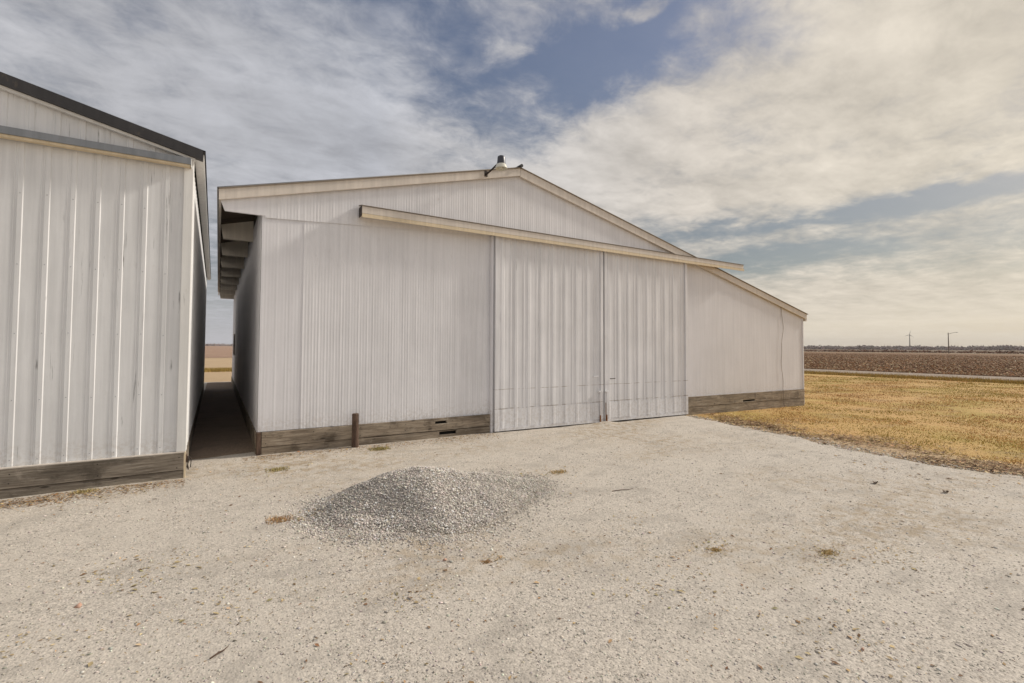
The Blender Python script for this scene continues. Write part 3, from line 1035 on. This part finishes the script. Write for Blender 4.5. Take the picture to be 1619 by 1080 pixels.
o.location = (-0.012, 0, 0)
mb = MB()
panel(mb, 0.0, LB, const(0.3), const(3.88), RIB, 0.0)
o = mb.build('side_siding', M['lsiding'], shed)
o.rotation_euler = (0, 0, R(-90))
o.location = (-WB, LB, 0)
mb = MB()
panel(mb, 0.0, WB, const(0.3), lambda x: rz_l(-x) - 0.04, RIB, 0.0, brk=(WB / 2,))
o = mb.build('back_siding', M['lsiding'], shed)
o.rotation_euler = (0, 0, R(180))
o.location = (0, LB, 0)
roof_slope(-WB / 2 - 0.02, 0.125, lambda x: rz_l(x) + 0.028, -0.07, LB + 0.08, 'roof_slope', M['dark_roof'], shed, 0.075, 0.014)
roof_slope(-WB - 0.12, -WB / 2 + 0.02, lambda x: rz_l(x) + 0.028, -0.07, LB + 0.08, 'roof_slope', M['dark_roof'], shed, 0.075, 0.014)


def lrake(xa, xb, top, h, y0, y1, name, matl):
    mb = MB()
    za, zb = rz_l(xa) + top, rz_l(xb) + top
    mb.hexa([(xa, y0, za - h), (xb, y0, zb - h), (xb, y1, zb - h), (xa, y1, za - h), (xa, y0, za), (xb, y0, zb), (xb, y1, zb), (xa, y1, za)])
    return mb.build(name, matl, shed)


lrake(-WB / 2 + 0.002, 0.10, 0.040, 0.125, -0.085, -0.015, 'rake_trim', M['dark_roof'])
lrake(-WB - 0.1, -WB / 2 - 0.002, 0.040, 0.125, -0.085, -0.015, 'rake_trim', M['dark_roof'])
lrake(-WB / 2 + 0.002, 0.02, -0.086, 0.030, -0.05, 0.0, 'white_rake_strip', M['lcorner'])
mb = MB()
mb.box(0.010, 0.105, 0.0, LB, 3.90, 3.925)
mb.box(0.085, 0.110, 0.0, LB, 3.926, 3.962)
mb.build('eave_board', M['lcorner'], shed)
# track cover
mb = MB()
mb.hexa([(-WB + 0.2, -0.125, 3.735), (-0.02, -0.125, 3.768), (-0.02, -0.112, 3.768), (-WB + 0.2, -0.112, 3.735),
         (-WB + 0.2, -0.125, 3.810), (-0.02, -0.125, 3.846), (-0.02, -0.112, 3.846), (-WB + 0.2, -0.112, 3.810)])
mb.hexa([(-WB + 0.2, -0.111, 3.803), (-0.02, -0.111, 3.839), (-0.02, 0.018, 3.859), (-WB + 0.2, 0.018, 3.823),
         (-WB + 0.2, -0.111, 3.810), (-0.02, -0.111, 3.846), (-0.02, 0.018, 3.866), (-WB + 0.2, 0.018, 3.830)])
tr2 = mb.build('track_cover', M['galv'], shed)
mb = MB()
mb.hexa([(-WB + 0.2, -0.111, 3.690), (-0.025, -0.111, 3.745), (-0.025, -0.035, 3.745), (-WB + 0.2, -0.035, 3.690),
         (-WB + 0.2, -0.111, 3.734), (-0.025, -0.111, 3.767), (-0.025, -0.035, 3.767), (-WB + 0.2, -0.035, 3.734)])
mb.build('rail', M['cream'], tr2)
mb = MB()
mb.box(-0.0195, -0.014, -0.118, 0.018, 3.745, 3.842)
mb.build('end_plate', M['lcorner'], tr2)
# skirt boards
mb = MB()
plank(mb, -WB, -0.012, -0.052, -0.008, const(0.118), const(0.322))
nails(mb, (-1.5, -0.8, -0.07), (0.16, 0.27), -0.052)
mb.build('skirt_board', [M['lplank'], M['iron']], shed, bevel=0.004)
mb = MB()
plank(mb, -WB, -0.012, -0.042, -0.006, const(-0.06), const(0.113))
mb.build('skirt_board', M['lplank'], shed, bevel=0.004)
mb = MB()
mb.box(-WB, -0.0, -0.050, -0.006, 0.3225, 0.334)
mb.build('base_flashing', M['trim'], shed)
mb = MB()
mb.box(-0.0115, 0.006, -0.045, 0.03, -0.04, 0.322)
mb.build('skirt_end_trim', M['cream'], shed)
mb = MB()
mb.box(0.0065, 0.02, -0.03, 0.05, 0.20, 0.29)
br_ = mb.build('hook_bracket', M['post'], shed)
mb = MB()
ch = [(0.028, -0.02, 0.27), (0.034, -0.035, 0.24), (0.03, -0.045, 0.20), (0.026, -0.035, 0.15), (0.034, -0.02, 0.11)]
mb.tube(ch, [0.008, 0.012, 0.008, 0.012, 0.006], 6)
mb.tube([(0.035, -0.01, 0.27), (0.06, 0.0, 0.22), (0.055, 0.0, 0.13)], 0.006, 6)
mb.build('chain', M['iron'], br_)
mb = MB()
mb.box(-0.02, 0.0, 0.035, LB, -0.05, 0.296)
mb.build('side_skirt_board', M['lplank'], shed)

# ------------------------------------------------------------------ wooden post
po = MB()
prof = [(0.0, 0.575), (0.046, 0.572), (0.052, 0.56), (0.052, 0.3), (0.055, 0.02), (0.056, -0.3)]
po.lathe(prof[::-1], (0, 0, 0), 14)
p = po.build('wooden_post', M['post'], smooth=False)
p.location = (1.352, -0.135, -0.03)
p.rotation_euler = (R(0.6), R(-0.4), 0)
for v in p.data.vertices:
    k = 1 + 0.05 * mnoise.noise(Vector((v.co.x * 20, v.co.y * 20, v.co.z * 4)))
    v.co.x *= k
    v.co.y *= k
tag(p, 'short round brown wooden post standing in front of the barn skirt boards', 'post')


# ------------------------------------------------------------------ stones and scatter
OCT = np.array([(1, 0, 0), (-1, 0, 0), (0, 1, 0), (0, -1, 0), (0, 0, 1), (0, 0, -1)], float)
OCTF = np.array([(0, 2, 4), (2, 1, 4), (1, 3, 4), (3, 0, 4), (2, 0, 5), (1, 2, 5), (3, 1, 5), (0, 3, 5)])


def stones(pos, size, cols, flat=0.6):
    n = len(pos)
    V = OCT[None] * (1 + RNG.uniform(-0.35, 0.35, (n, 6, 1)))
    V = V * np.stack([RNG.uniform(0.7, 1.3, n), RNG.uniform(0.7, 1.3, n), RNG.uniform(0.6, 1.1, n) * flat], -1)[:, None]
    V += RNG.uniform(-0.22, 0.22, V.shape)
    a = RNG.uniform(0, 2 * np.pi, n)
    c, s = np.cos(a)[:, None], np.sin(a)[:, None]
    V = np.stack([V[..., 0] * c - V[..., 1] * s, V[..., 0] * s + V[..., 1] * c, V[..., 2]], -1)
    V = V * size[:, None, None] + pos[:, None]
    F = (OCTF[None] + (np.arange(n) * 6)[:, None, None]).reshape(-1, 3)
    return V.reshape(-1, 3), F, np.repeat(cols, 6, axis=0)


def tones(n, base, var, hue=0.04):
    k = np.exp(RNG.normal(0, var, (n, 1)))
    return np.clip(np.array(base)[None] * k * (1 + RNG.normal(0, hue, (n, 3))), 0.01, 0.85)


def scatter_yard(n, dmin, dmax, pw=1.0):
    """random points on the gravel inside the view cone, denser near the camera"""
    out = []
    while sum(map(len, out)) < n:
        d = dmin + (dmax - dmin) * RNG.random(n * 2) ** pw
        a = YAW + R(52) * RNG.uniform(-1, 1, n * 2)
        x, y = CAM[0] + d * np.sin(a), CAM[1] + d * np.cos(a)
        ok = (x < edge_x(y) + RNG.normal(-0.05, 0.16, n * 2)) & (y < -0.16 + 0 * x) & ((x > -0.8) | (y < -1.0))
        out.append(np.column_stack([x[ok], y[ok]]))
    return np.concatenate(out)[:n]


P = scatter_yard(52000, 1.7, 11, 1.25)
dist = np.hypot(P[:, 0] - CAM[0], P[:, 1] - CAM[1])
sz = np.exp(RNG.normal(0, 0.42, len(P))) * 0.0042 * (0.8 + 0.04 * dist)
sz = np.clip(sz, 0.002, 0.013)
z = yard_z(P[:, 0], P[:, 1]) + sz * 0.12
cols = tones(len(P), (0.475, 0.435, 0.385), 0.22)
dk = RNG.random(len(P)) < 0.05
cols[dk] = tones(dk.sum(), (0.21, 0.18, 0.15), 0.3)
sz[dk] *= 0.8
V, F, C = stones(np.column_stack([P, z]), sz, cols)
o = np_mesh('loose_gravel', V, F, M['stone'], C)
tag(o, 'loose pale stones lying over the limestone yard', 'gravel', kind='stuff')


n = 5000
t_ = RNG.uniform(-8, -0.15, n)
x_ = edge_x(t_) + np.abs(RNG.normal(0, 0.26, n)) - 0.1
sz = np.clip(np.exp(RNG.normal(0, 0.4, n)) * 0.011, 0.005, 0.03)
V, F, C = stones(np.column_stack([x_, t_, gz(x_) + 0.012]), sz, tones(n, (0.50, 0.44, 0.365), 0.22))
o = np_mesh('edge_stones', V, F, M['stone'], C)
tag(o, 'pale stones spilled from the yard into the grass edge', 'gravel', kind='stuff')


# gravel pile
def pile_h(X, Y):
    rs = [0.22, 0.46, 0.76, 1.03, 1.28, 1.55, 1.9, 2.25, 2.6, 2.95]
    rh = [0.0, 0.10, 0.215, 0.30, 0.33, 0.295, 0.215, 0.115, 0.035, 0.0]
    P = np.stack([X, Y], -1)
    yr = -3.12 + 0.10 * np.sin(X * 2.1) + 0.06 * arr_noise(P, 1.6, 5)
    H = np.interp(X, rs, rh)
    d = Y - yr
    wf = 0.26 + 2.05 * H
    wb = 0.28 + 1.5 * H
    q = np.where(d < 0, -d / wf, d / wb)
    # loose stone slopes: straight flanks, soft crest, feathered toe
    prof = np.clip(1 - (np.sqrt(q * q + 0.03) - 0.173), 0, 1) ** 1.25
    h = H * prof
    g = arr_noise(P, 3.2, 9) * 0.020 + arr_noise(P, 8, 2) * 0.012
    scoop = 0.05 * np.exp(-(((X - 0.72) / 0.20) ** 2 + ((Y + 3.42) / 0.16) ** 2))
    return np.maximum(h + (g - scoop) * np.clip(h / 0.08, 0, 1), 0)


xs = np.arange(0.0, 3.9, 0.026)
ys = np.arange(-4.4, -2.2, 0.026)
X, Y = np.meshgrid(xs, ys, indexing='ij')
Xf, Yf = X.ravel(), Y.ravel()
Hf = pile_h(Xf, Yf)
base = thing('gravel_pile', 'low heap of grey crushed stone dumped on the pale yard in front of the barn', 'gravel pile', (1.5, -3.2, 0))
Z = yard_z(Xf, Yf) + np.where(Hf > 0.026, Hf - 0.004, -0.02)
V = np.column_stack([Xf - 1.5, Yf + 3.2, Z])
I = np.arange(len(Xf)).reshape(X.shape)
F = np.stack([I[:-1, :-1], I[1:, :-1], I[1:, 1:], I[:-1, 1:]], -1).reshape(-1, 4)
F = F[(Hf[F] > 0.026).any(1)]
o = np_mesh('heap', V, F, M['pile'], parent=base)
o.data.polygons.foreach_set('use_smooth', [True] * len(o.data.polygons))
n = 150000
P = np.column_stack([RNG.uniform(-0.25, 4.0, n), RNG.uniform(-4.75, -2.2, n)])
H = pile_h(P[:, 0], P[:, 1])
ctr = np.clip(P[:, 0], 0.55, 2.4)          # stones thin out with distance from the heap's foot
reach = np.hypot((P[:, 0] - ctr) / 0.55, (P[:, 1] + 3.2) / np.where(P[:, 1] < -3.2, 0.62 + 0.62 * np.exp(-((P[:, 0] - 1.3) / 0.75) ** 2), 0.75))
fr = np.exp(-np.maximum(reach - 0.68, 0) * 6.5)
keep = RNG.random(n) < np.where(H > 0.03, 1.0, np.clip(fr * (0.75 + 0.5 * arr_noise(P, 4, 3)), 0, 1))
keep &= RNG.random(n) < np.clip(1.75 - 0.60 * (P[:, 0] - 0.8), 0.08, 1) ** np.where(H > 0.015, 0.5, 1.2)
P, H = P[keep], H[keep]
sz = np.clip(np.exp(RNG.normal(0, 0.35, len(P))) * 0.0062, 0.003, 0.015)
z = yard_z(P[:, 0], P[:, 1]) + H + sz * 0.25
cols = tones(len(P), (0.57, 0.515, 0.46), 0.32, 0.03)
dk_ = np.exp(-0.55 * np.clip(1.25 - np.abs(P[:, 0] - 0.68) / 0.45, 0, 1) * np.clip(0.65 + 0.9 * arr_noise(P, 2.3, 7), 0, 1.2))  # shade of the heap's left flank painted into the stone tones, broken by noise
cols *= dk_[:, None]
mixf = np.clip((P[:, 0] - 1.15 + 0.35 * arr_noise(P, 1.5, 4)) / 1.2, 0, 1)[:, None] * 0.9
cols = cols * (1 - mixf) + tones(len(P), (0.47, 0.43, 0.38), 0.24) * mixf
V, F, C = stones(np.column_stack([P[:, 0] - 1.5, P[:, 1] + 3.2, z]), sz, cols, 0.8)
o = np_mesh('loose_stones', V, F, M['stone'], C, parent=base)
tag(o, kind='stuff')


# ------------------------------------------------------------------ dry leaves and straw
def cards(pos, ln, wd, cols, lift=0.25):
    """small curled leaf pieces: two triangles folded along the middle"""
    n = len(pos)
    a = RNG.uniform(0, 2 * np.pi, n)
    u = np.stack([np.cos(a), np.sin(a), RNG.uniform(-lift, lift, n)], -1)
    w = np.stack([-np.sin(a), np.cos(a), RNG.uniform(-lift, lift, n)], -1)
    l, k = ln[:, None], wd[:, None]
    up_ = np.zeros((n, 3))
    up_[:, 2] = RNG.uniform(0.1, 0.6, n) * wd
    V = np.stack([pos - u * l, pos + w * k + up_, pos + u * l, pos - w * k + up_ * 0.7], 1)
    V[..., 2] = np.maximum(V[..., 2], pos[:, None, 2] - 0.002)
    F = np.array([(0, 2, 1), (0, 3, 2)])[None] + (np.arange(n) * 4)[:, None, None]
    return V.reshape(-1, 3), F.reshape(-1, 3), np.repeat(cols, 4, axis=0)


Ps = []
n = 34000      # broken band of leaves blown against the grass a little way in from the gravel
t_ = RNG.uniform(-7.5, -0.1, n)
off = np.abs(RNG.normal(0.60, 0.34, n)) + np.where(RNG.random(n) < 0.25, RNG.uniform(0, 1.3, n), 0)
x_ = edge_x(t_) + off
nn_ = np.column_stack([x_, t_])
k_ = RNG.random(n) < np.clip(0.20 + 0.9 * arr_noise(nn_, 1.1, 3) + 0.5 * arr_noise(nn_, 4.0, 6), 0.04, 1)
x_, t_ = x_[k_], t_[k_]
Ps.append(np.column_stack([x_, t_, gz(x_) + 0.02]))
n = 2600      # along the foot of the walls
x_ = RNG.uniform(-0.2, 3.8, n)
y_ = -0.10 - np.abs(RNG.normal(0, 0.22, n))
Ps.append(np.column_stack([x_, y_, yard_z(x_, y_) + 0.004]))
x_ = RNG.uniform(-3.4, -0.8, n)
y_ = -0.98 - np.abs(RNG.normal(0, 0.2, n))
Ps.append(np.column_stack([x_, y_, yard_z(x_, y_) + 0.004]))
n = 700
x_ = RNG.normal(-2.03, 0.22, n)
y_ = RNG.normal(-1.22, 0.09, n)
Ps.append(np.column_stack([x_, y_, yard_z(x_, y_) + 0.006]))
q = scatter_yard(1900, 1.8, 9, 0.8)
Ps.append(np.column_stack([q, yard_z(q[:, 0], q[:, 1]) + 0.004]))
n_before = sum(map(len, Ps))
for (cx_, cy_, rr, nn) in [(-0.9, -3.6, 0.5, 200), (-0.4, -4.4, 0.5, 160), (-1.4, -4.4, 0.4, 90), (0.2, -3.05, 0.22, 150), (0.6, -4.9, 0.3, 90), (3.2, -2.9, 0.35, 160),
                           (2.9, -5.4, 0.2, 90), (3.5, -5.9, 0.3, 170), (3.9, -6.2, 0.3, 120), (2.9, -4.6, 0.3, 60), (2.0, -5.6, 0.5, 120), (1.3, -4.7, 0.1, 40),
                           (0.1, -1.1, 0.45, 140), (1.6, -0.55, 0.4, 150), (2.9, -0.4, 0.35, 90), (-1.6, -1.2, 0.5, 170), (0.5, -6.2, 0.4, 120), (-0.3, -5.6, 0.4, 120), (2.4, -6.5, 0.5, 120)]:
    x_ = RNG.normal(cx_, rr * 0.55, nn)
    y_ = np.minimum(RNG.normal(cy_, rr * 0.4, nn), -0.1)
    Ps.append(np.column_stack([x_, y_, yard_z(x_, y_) + 0.004 + np.maximum(pile_h(x_, y_), 0)]))
P = np.concatenate(Ps)
n = len(P)
STRAW = (np.arange(n) >= n_before) & (RNG.random(n) < 0.8)
pick = RNG.random(n)
cols = tones(n, (0.21, 0.12, 0.06), 0.42)
m_ = pick < 0.42
cols[m_] = tones(m_.sum(), (0.42, 0.29, 0.15), 0.25)
cols[STRAW] = tones(STRAW.sum(), (0.40, 0.31, 0.17), 0.28)
ln = np.clip(np.exp(RNG.normal(0, 0.4, n)) * np.where(P[:, 0] > 7, 0.022, 0.0095), 0.004, 0.045)
V, F, C = cards(P, ln, ln * RNG.uniform(0.25, 0.6, n), cols)
o = np_mesh('leaf_litter', V, F, M['tone'], C)
tag(o, 'brown dry leaf scraps strewn along the walls and the lawn edge', 'leaf litter', kind='stuff')


# ------------------------------------------------------------------ grass
def blades(P, h, w, cols, lean=0.6):
    n = len(P)
    a = RNG.uniform(0, 2 * np.pi, n)
    side = np.stack([np.cos(a), np.sin(a), np.zeros(n)], -1) * w[:, None]
    b = RNG.uniform(0, 2 * np.pi, n)
    ld = RNG.uniform(0.1, 1, n) * lean
    tip = P + np.stack([np.cos(b) * ld, np.sin(b) * ld, np.sqrt(np.maximum(1 - ld ** 2, 0.05))], -1) * h[:, None]
    V = np.stack([P - side, P + side, tip], 1)
    F = np.arange(3 * n).reshape(n, 3)
    return V.reshape(-1, 3), F, np.repeat(cols, 3, axis=0)


n = 170000
d = 9 + 27 * RNG.random(n) ** 1.1
a = YAW + R(22) + R(28) * RNG.random(n)
P = np.column_stack([CAM[0] + d * np.sin(a), CAM[1] + d * np.cos(a)])
clump = arr_noise(P, 0.8, 6) + 0.6 * arr_noise(P, 3.0, 2)
keep = (P[:, 0] > edge_x(P[:, 1]) + 0.42 + RNG.exponential(0.30, n)) & ((P[:, 1] < -0.05) | (P[:, 0] > XR + 0.05)) & (P[:, 0] < 35.4) & (RNG.random(n) < 0.50 + 0.65 * clump)
P, d, clump = P[keep], d[keep], clump[keep]
n = len(P)
hh = np.clip(np.exp(RNG.normal(0, 0.35, n)) * 0.024 * (1 + 0.4 * clump), 0.008, 0.07)
hh[P[:, 0] > 33.5] *= 2.2
g = arr_noise(P, 0.33, 12) + 0.35 * RNG.normal(0, 1, n) * 0.5
cols = tones(n, (0.61, 0.378, 0.155), 0.2)
m_ = g > 0.14
cols[m_] = tones(m_.sum(), (0.37, 0.275, 0.065), 0.22)
m_ = g < -0.22
cols[m_] = tones(m_.sum(), (0.44, 0.25, 0.10), 0.28)
V, F, C = blades(np.column_stack([P, gz(P[:, 0])]), hh, 0.0022 + 0.0004 * d, cols, 0.97)
o = np_mesh('dead_grass', V, F, M['tone'], C)
tag(o, 'dry straw coloured grass of the lawn right of the barn', 'grass', kind='stuff')

# taller uncut grass: ditch bank along the lane, and a band behind the barn seen through the gap
n = 30000
x_ = RNG.uniform(33.6, 35.7, n)
y_ = RNG.uniform(-6, 34, n)
x2 = RNG.uniform(-6, 5, n)
y2 = RNG.normal(27.2, 0.5, n)
P = np.column_stack([np.concatenate([x_, x2]), np.concatenate([y_, y2])])
n2 = len(P)
cols = tones(n2, (0.36, 0.25, 0.075), 0.25)
V, F, C = blades(np.column_stack([P, gz(P[:, 0])]), np.clip(RNG.normal(0.16, 0.05, n2), 0.05, 0.3), np.full(n2, 0.012), cols, 0.6)
o = np_mesh('ditch_grass', V, F, M['tone'], C)
tag(o, 'taller olive grass on the ditch bank along the lane', 'grass', kind='stuff')

# corn residue and clods on the ploughed field
n = 26000
x_ = 41.8 + 120 * RNG.random(n) ** 1.5
y_ = CAM[1] + x_ / np.tan(R(60) + R(23) * RNG.random(n))
P = np.column_stack([x_, y_, gz(x_) + 0.05])
cols = tones(n, (0.38, 0.27, 0.16), 0.3)
dk = RNG.random(n) < 0.8
cols[dk] = tones(dk.sum(), (0.17, 0.082, 0.033), 0.35)
V, F, C = stones(P, np.clip(np.exp(RNG.normal(0, 0.4, n)) * 0.06, 0.02, 0.2), cols, 0.7)
o = np_mesh('corn_residue', V, F, M['stone'], C)
tag(o, 'clods and pale corn stalk pieces covering the ploughed field', 'field residue', kind='stuff')

# ------------------------------------------------------------------ weed tufts on the yard
WEEDS = [
    (1.63, -0.49, 0.22, 0.07, 260, 'g', 'flat green and yellow weed patch on gravel just right of the wooden post'),
    (0.17, -1.05, 0.20, 0.05, 160, 'g', 'thin green weed patch on gravel near the barn\'s left front corner'),
    (0.00, -3.02, 0.16, 0.05, 150, 'b', 'brown dry weed patch touching the left end of the gravel pile'),
    (1.21, -4.71, 0.05, 0.03, 60, 'b', 'small orange brown weed tuft alone in the gravel in front of the pile'),
    (3.20, -2.94, 0.18, 0.05, 120, 'y', 'straw yellow weed tuft beyond the right tail of the gravel pile'),
    (2.84, -5.45, 0.07, 0.03, 60, 'y', 'tiny yellow brown weed tuft, left of two in the right foreground gravel'),
    (3.55, -5.93, 0.10, 0.035, 90, 'y', 'wider yellow brown weed patch, right of two in the right foreground gravel'),
    (-1.70, -1.05, 0.16, 0.05, 110, 'g', 'green weed sprigs at the foot of the metal shed\'s skirt boards'),
]
WC = {'g': (0.33, 0.27, 0.11), 'b': (0.40, 0.25, 0.125), 'y': (0.46, 0.33, 0.15)}
for (x, y, r, h, n, k, lab) in WEEDS:
    n = int(n * 4)
    P = np.column_stack([np.clip(RNG.normal(0, r * 0.36, n), -0.68 * r, 0.68 * r), np.clip(RNG.normal(0, r * 0.28, n), -0.5 * r, 0.5 * r)])
    zz = yard_z(P[:, 0] + x, P[:, 1] + y)
    V, F, C = blades(np.column_stack([P, zz]), np.clip(RNG.normal(h * 0.32, h * 0.2, n), 0.006, h * 0.8), np.full(n, 0.003), tones(n, WC[k], 0.45), 0.95)
    o = np_mesh('weed_tuft', V, F, M['tone'], C)
    o.location = (x, y, 0)
    tag(o, lab, 'weed', 'weed tufts growing in the gravel')

# twigs, leaves and chips that can be picked out one by one
for (x, y, a, ln, lab) in [(-0.47, -4.94, 35, 0.05, 'short dark twig on gravel in the left foreground'),
                           (3.36, -3.91, -15, 0.13, 'long thin dark twig lying on gravel in front of the doors')]:
    mb = MB()
    c, s = math.cos(R(a)), math.sin(R(a))
    mb.tube([(-ln * c, -ln * s, 0.004), (-0.2 * ln * c + 0.006, -0.2 * ln * s, 0.010), (0.4 * ln * c, 0.4 * ln * s - 0.006, 0.007), (ln * c, ln * s, 0.012)], [0.004, 0.0045, 0.0035, 0.002], 6)
    o = mb.build('twig', M['post'])
    o.location = (x, y, float(yard_z(np.array([x]), np.array([y]))[0]))
    tag(o, lab, 'twig', 'twigs on the yard')
for (x, y, a, ln, lab) in [(6.21, -5.19, 10, 0.055, 'dark curled dead leaf, nearer the barn of the two on the gravel by the lawn'),
                           (6.48, -5.76, -5, 0.05, 'flat brown dead leaf, farther right of the two on the gravel by the lawn')]:
    mb = MB()
    K = 7
    for i in range(K):
        q0, q1 = i / K, (i + 1) / K
        w0, w1 = 0.5 * ln * math.sin(math.pi * q0) ** 0.8, 0.5 * ln * math.sin(math.pi * q1) ** 0.8
        z0, z1 = 0.012 * math.sin(q0 * 5) + 0.012, 0.012 * math.sin(q1 * 5) + 0.012
        xa, xb = (q0 * 2 - 1) * ln, (q1 * 2 - 1) * ln
        mb.quad((xa, -w0, z0 + w0 * 0.5), (xb, -w1, z1 + w1 * 0.5), (xb, 0, z1), (xa, 0, z0))
        mb.quad((xa, 0, z0), (xb, 0, z1), (xb, w1, z1 + w1 * 0.4), (xa, w0, z0 + w0 * 0.4))
    o = mb.build('dead_leaf', M['post'])
    o.location = (x, y, float(yard_z(np.array([x]), np.array([y]))[0]))
    o.rotation_euler = (0, 0, R(a))
    tag(o, lab, 'leaf', 'dead leaves on the yard')
for (x, y, r, lab) in [(2.42, -6.63, 0.020, 'pinkish brick chip in the right foreground gravel'),
                       (-1.19, -3.99, 0.022, 'salmon coloured brick chip in the left foreground gravel'),
                       (0.96, -4.53, 0.016, 'reddish brick chip left of the orange brown weed tuft')]:
    V, F, C = stones(np.array([(0, 0, 0.004)]), np.array([r]), tones(1, (0.4, 0.2, 0.14), 0.1), 0.6)
    o = np_mesh('brick_chip', V, F, M['brick'])
    o.location = (x, y, float(yard_z(np.array([x]), np.array([y]))[0]))
    tag(o, lab, 'brick chip', 'brick chips in the gravel')

# ------------------------------------------------------------------ far things
up_ = thing('utility_pole', 'dark utility pole with a lamp arm beside the far edge of the ploughed field', 'pole', (221.6, 57.3, -0.16))
mb = MB()
mb.tube([(0, 0, -0.5), (0, 0, 4), (0, 0, 7.4)], [0.17, 0.15, 0.11], 8)
mb.build('shaft', M['pole'], up_)
ax, ay = math.cos(YAW), -math.sin(YAW)
dx, dy = 0.25, -0.97
mb = MB()
mb.tube([(0, 0, 6.9), (dx * 1.1, dy * 1.1, 7.35), (dx * 2.2, dy * 2.2, 7.5)], 0.06, 6)
mb.build('lamp_arm', M['pole'], up_)
mb = MB()
mb.lathe([(0.0, 0.2), (0.12, 0.15), (0.24, 0.0), (0.0, -0.05)], (dx * 2.3, dy * 2.3, 7.4), 10)
mb.build('lamp_head', M['pole'], up_)
mb = MB()
mb.tube([(-0.08, 0.3, 7.0), (0.08, -0.3, 7.0)], 0.05, 6)
mb.build('crossarm', M['pole'], up_)

TD, TA = 1500.0, YAW + R(39.6)
wt = thing('wind_turbine', 'thin pale wind turbine far beyond the woods', 'wind turbine', (CAM[0] + TD * math.sin(TA), CAM[1] + TD * math.cos(TA), -0.16))
mb = MB()
mb.tube([(0, 0, -1), (0, 0, 34)], [1.3, 0.7], 10)
mb.build('tower', M['turbine'], wt)
fx, fy = -math.sin(TA), -math.cos(TA)
mb = MB()
mb.tube([(-fx * 2, -fy * 2, 34.5), (fx * 2.2, fy * 2.2, 34.5)], [1.1, 0.8], 8)
nac = mb.build('nacelle', M['turbine'], wt)
rx, ry = math.cos(TA), -math.sin(TA)
for ang in (80, 200, 320):
    c, s = math.cos(R(ang)), math.sin(R(ang))
    mb = MB()
    mb.tube([(fx * 2.4, fy * 2.4, 34.5), (fx * 2.4 + rx * c * 3, fy * 2.4 + ry * c * 3, 34.5 + s * 3), (fx * 2.4 + rx * c * 10, fy * 2.4 + ry * c * 10, 34.5 + s * 10)], [0.5, 0.6, 0.15], 6)
    mb.build('blade', M['turbine'], wt)


def bush_mass(name, pts, size, base, var, label, cat, k=26):
    """bare winter brush: every clump is a cloud of small twig-sized faces"""
    n = len(pts)
    c = np.repeat(pts, k, axis=0)
    s = np.repeat(size, k)
    q = RNG.normal(0, 1, (n * k, 3))
    q /= np.linalg.norm(q, axis=1)[:, None]
    q *= RNG.random((n * k, 1)) ** 0.4
    pos = c + q * s[:, None] * np.array([0.62, 0.62, 0.5]) + np.array([0, 0, 1]) * (s * 0.45)[:, None]
    e = s[:, None] * 0.17 * RNG.uniform(0.5, 1.4, (n * k, 1))
    V = np.stack([pos + RNG.normal(0, 1, pos.shape) * e for _ in range(3)], 1).reshape(-1, 3)
    V[:, 2] = np.maximum(V[:, 2], -0.2)
    F = np.arange(len(V)).reshape(-1, 3)
    col = np.repeat(np.repeat(tones(n, base, var), k, axis=0) * np.exp(RNG.normal(0, 0.15, (n * k, 1))), 3, axis=0)
    o = np_mesh(name, V, F, M['brush'], col)
    return tag(o, label, cat, kind='stuff')


n = 2600     # brush along the far field edge
t_ = RNG.uniform(-40, 260, n)
s_ = RNG.uniform(229, 262, n)
bush_mass('roadside_brush', np.column_stack([s_, t_, np.full(n, -0.16)]), np.clip(RNG.normal(0.75, 0.25, n), 0.3, 1.5), (0.20, 0.115, 0.075), 0.25,
          'low reddish brown brush along the far edge of the field', 'brush', 14)
n = 5200
ang = YAW + R(15) + R(45) * RNG.random(n)
dd = RNG.uniform(700, 1150, n)
X_, Y_ = CAM[0] + dd * np.sin(ang), CAM[1] + dd * np.cos(ang)
hgt = 4.6 + 2.2 * np.array([mnoise.noise(Vector((a * 42, 0, 1))) for a in ang]) + 1.4 * np.array([mnoise.noise(Vector((a * 140, 3, 1))) for a in ang])
hgt = np.clip(hgt * RNG.uniform(0.55, 1.1, n) * dd / 1000 * 1.2, 1.5, 10)
bush_mass('far_wood', np.column_stack([X_, Y_, np.full(n, -0.2)]), hgt, (0.30, 0.25, 0.235), 0.14, 'low far-off bare winter wood along the horizon', 'woods', 16)
n = 900
ang = R(-8) + R(14) * RNG.random(n)
dd = RNG.uniform(1250, 1450, n)
X_, Y_ = CAM[0] + dd * np.sin(ang), CAM[1] + dd * np.cos(ang)
bush_mass('far_wood', np.column_stack([X_, Y_, np.full(n, -0.2)]), RNG.uniform(3, 6, n), (0.30, 0.25, 0.235), 0.14,
          'far-off bare wood seen through the gap between the buildings', 'woods', 16)


# ------------------------------------------------------------------ air
mb = MB()
mb.box(-3600, 3600, -3600, 3600, -4.0, 60.0)
hz = mb.build('haze', bpy.data.materials.new('haze_air'))
m = hz.data.materials[0]
m.use_nodes = True
t = NT(m.node_tree)
t.n.clear()
vol = t.node('ShaderNodeVolumePrincipled')
vol.inputs['Color'].default_value = (0.80, 0.80, 0.82, 1)
vol.inputs['Density'].default_value = 0.00011
t.l.new(vol.outputs[0], t.node('ShaderNodeOutputMaterial').inputs['Volume'])
tag(hz, 'thin pale air over the plain', kind='stuff')
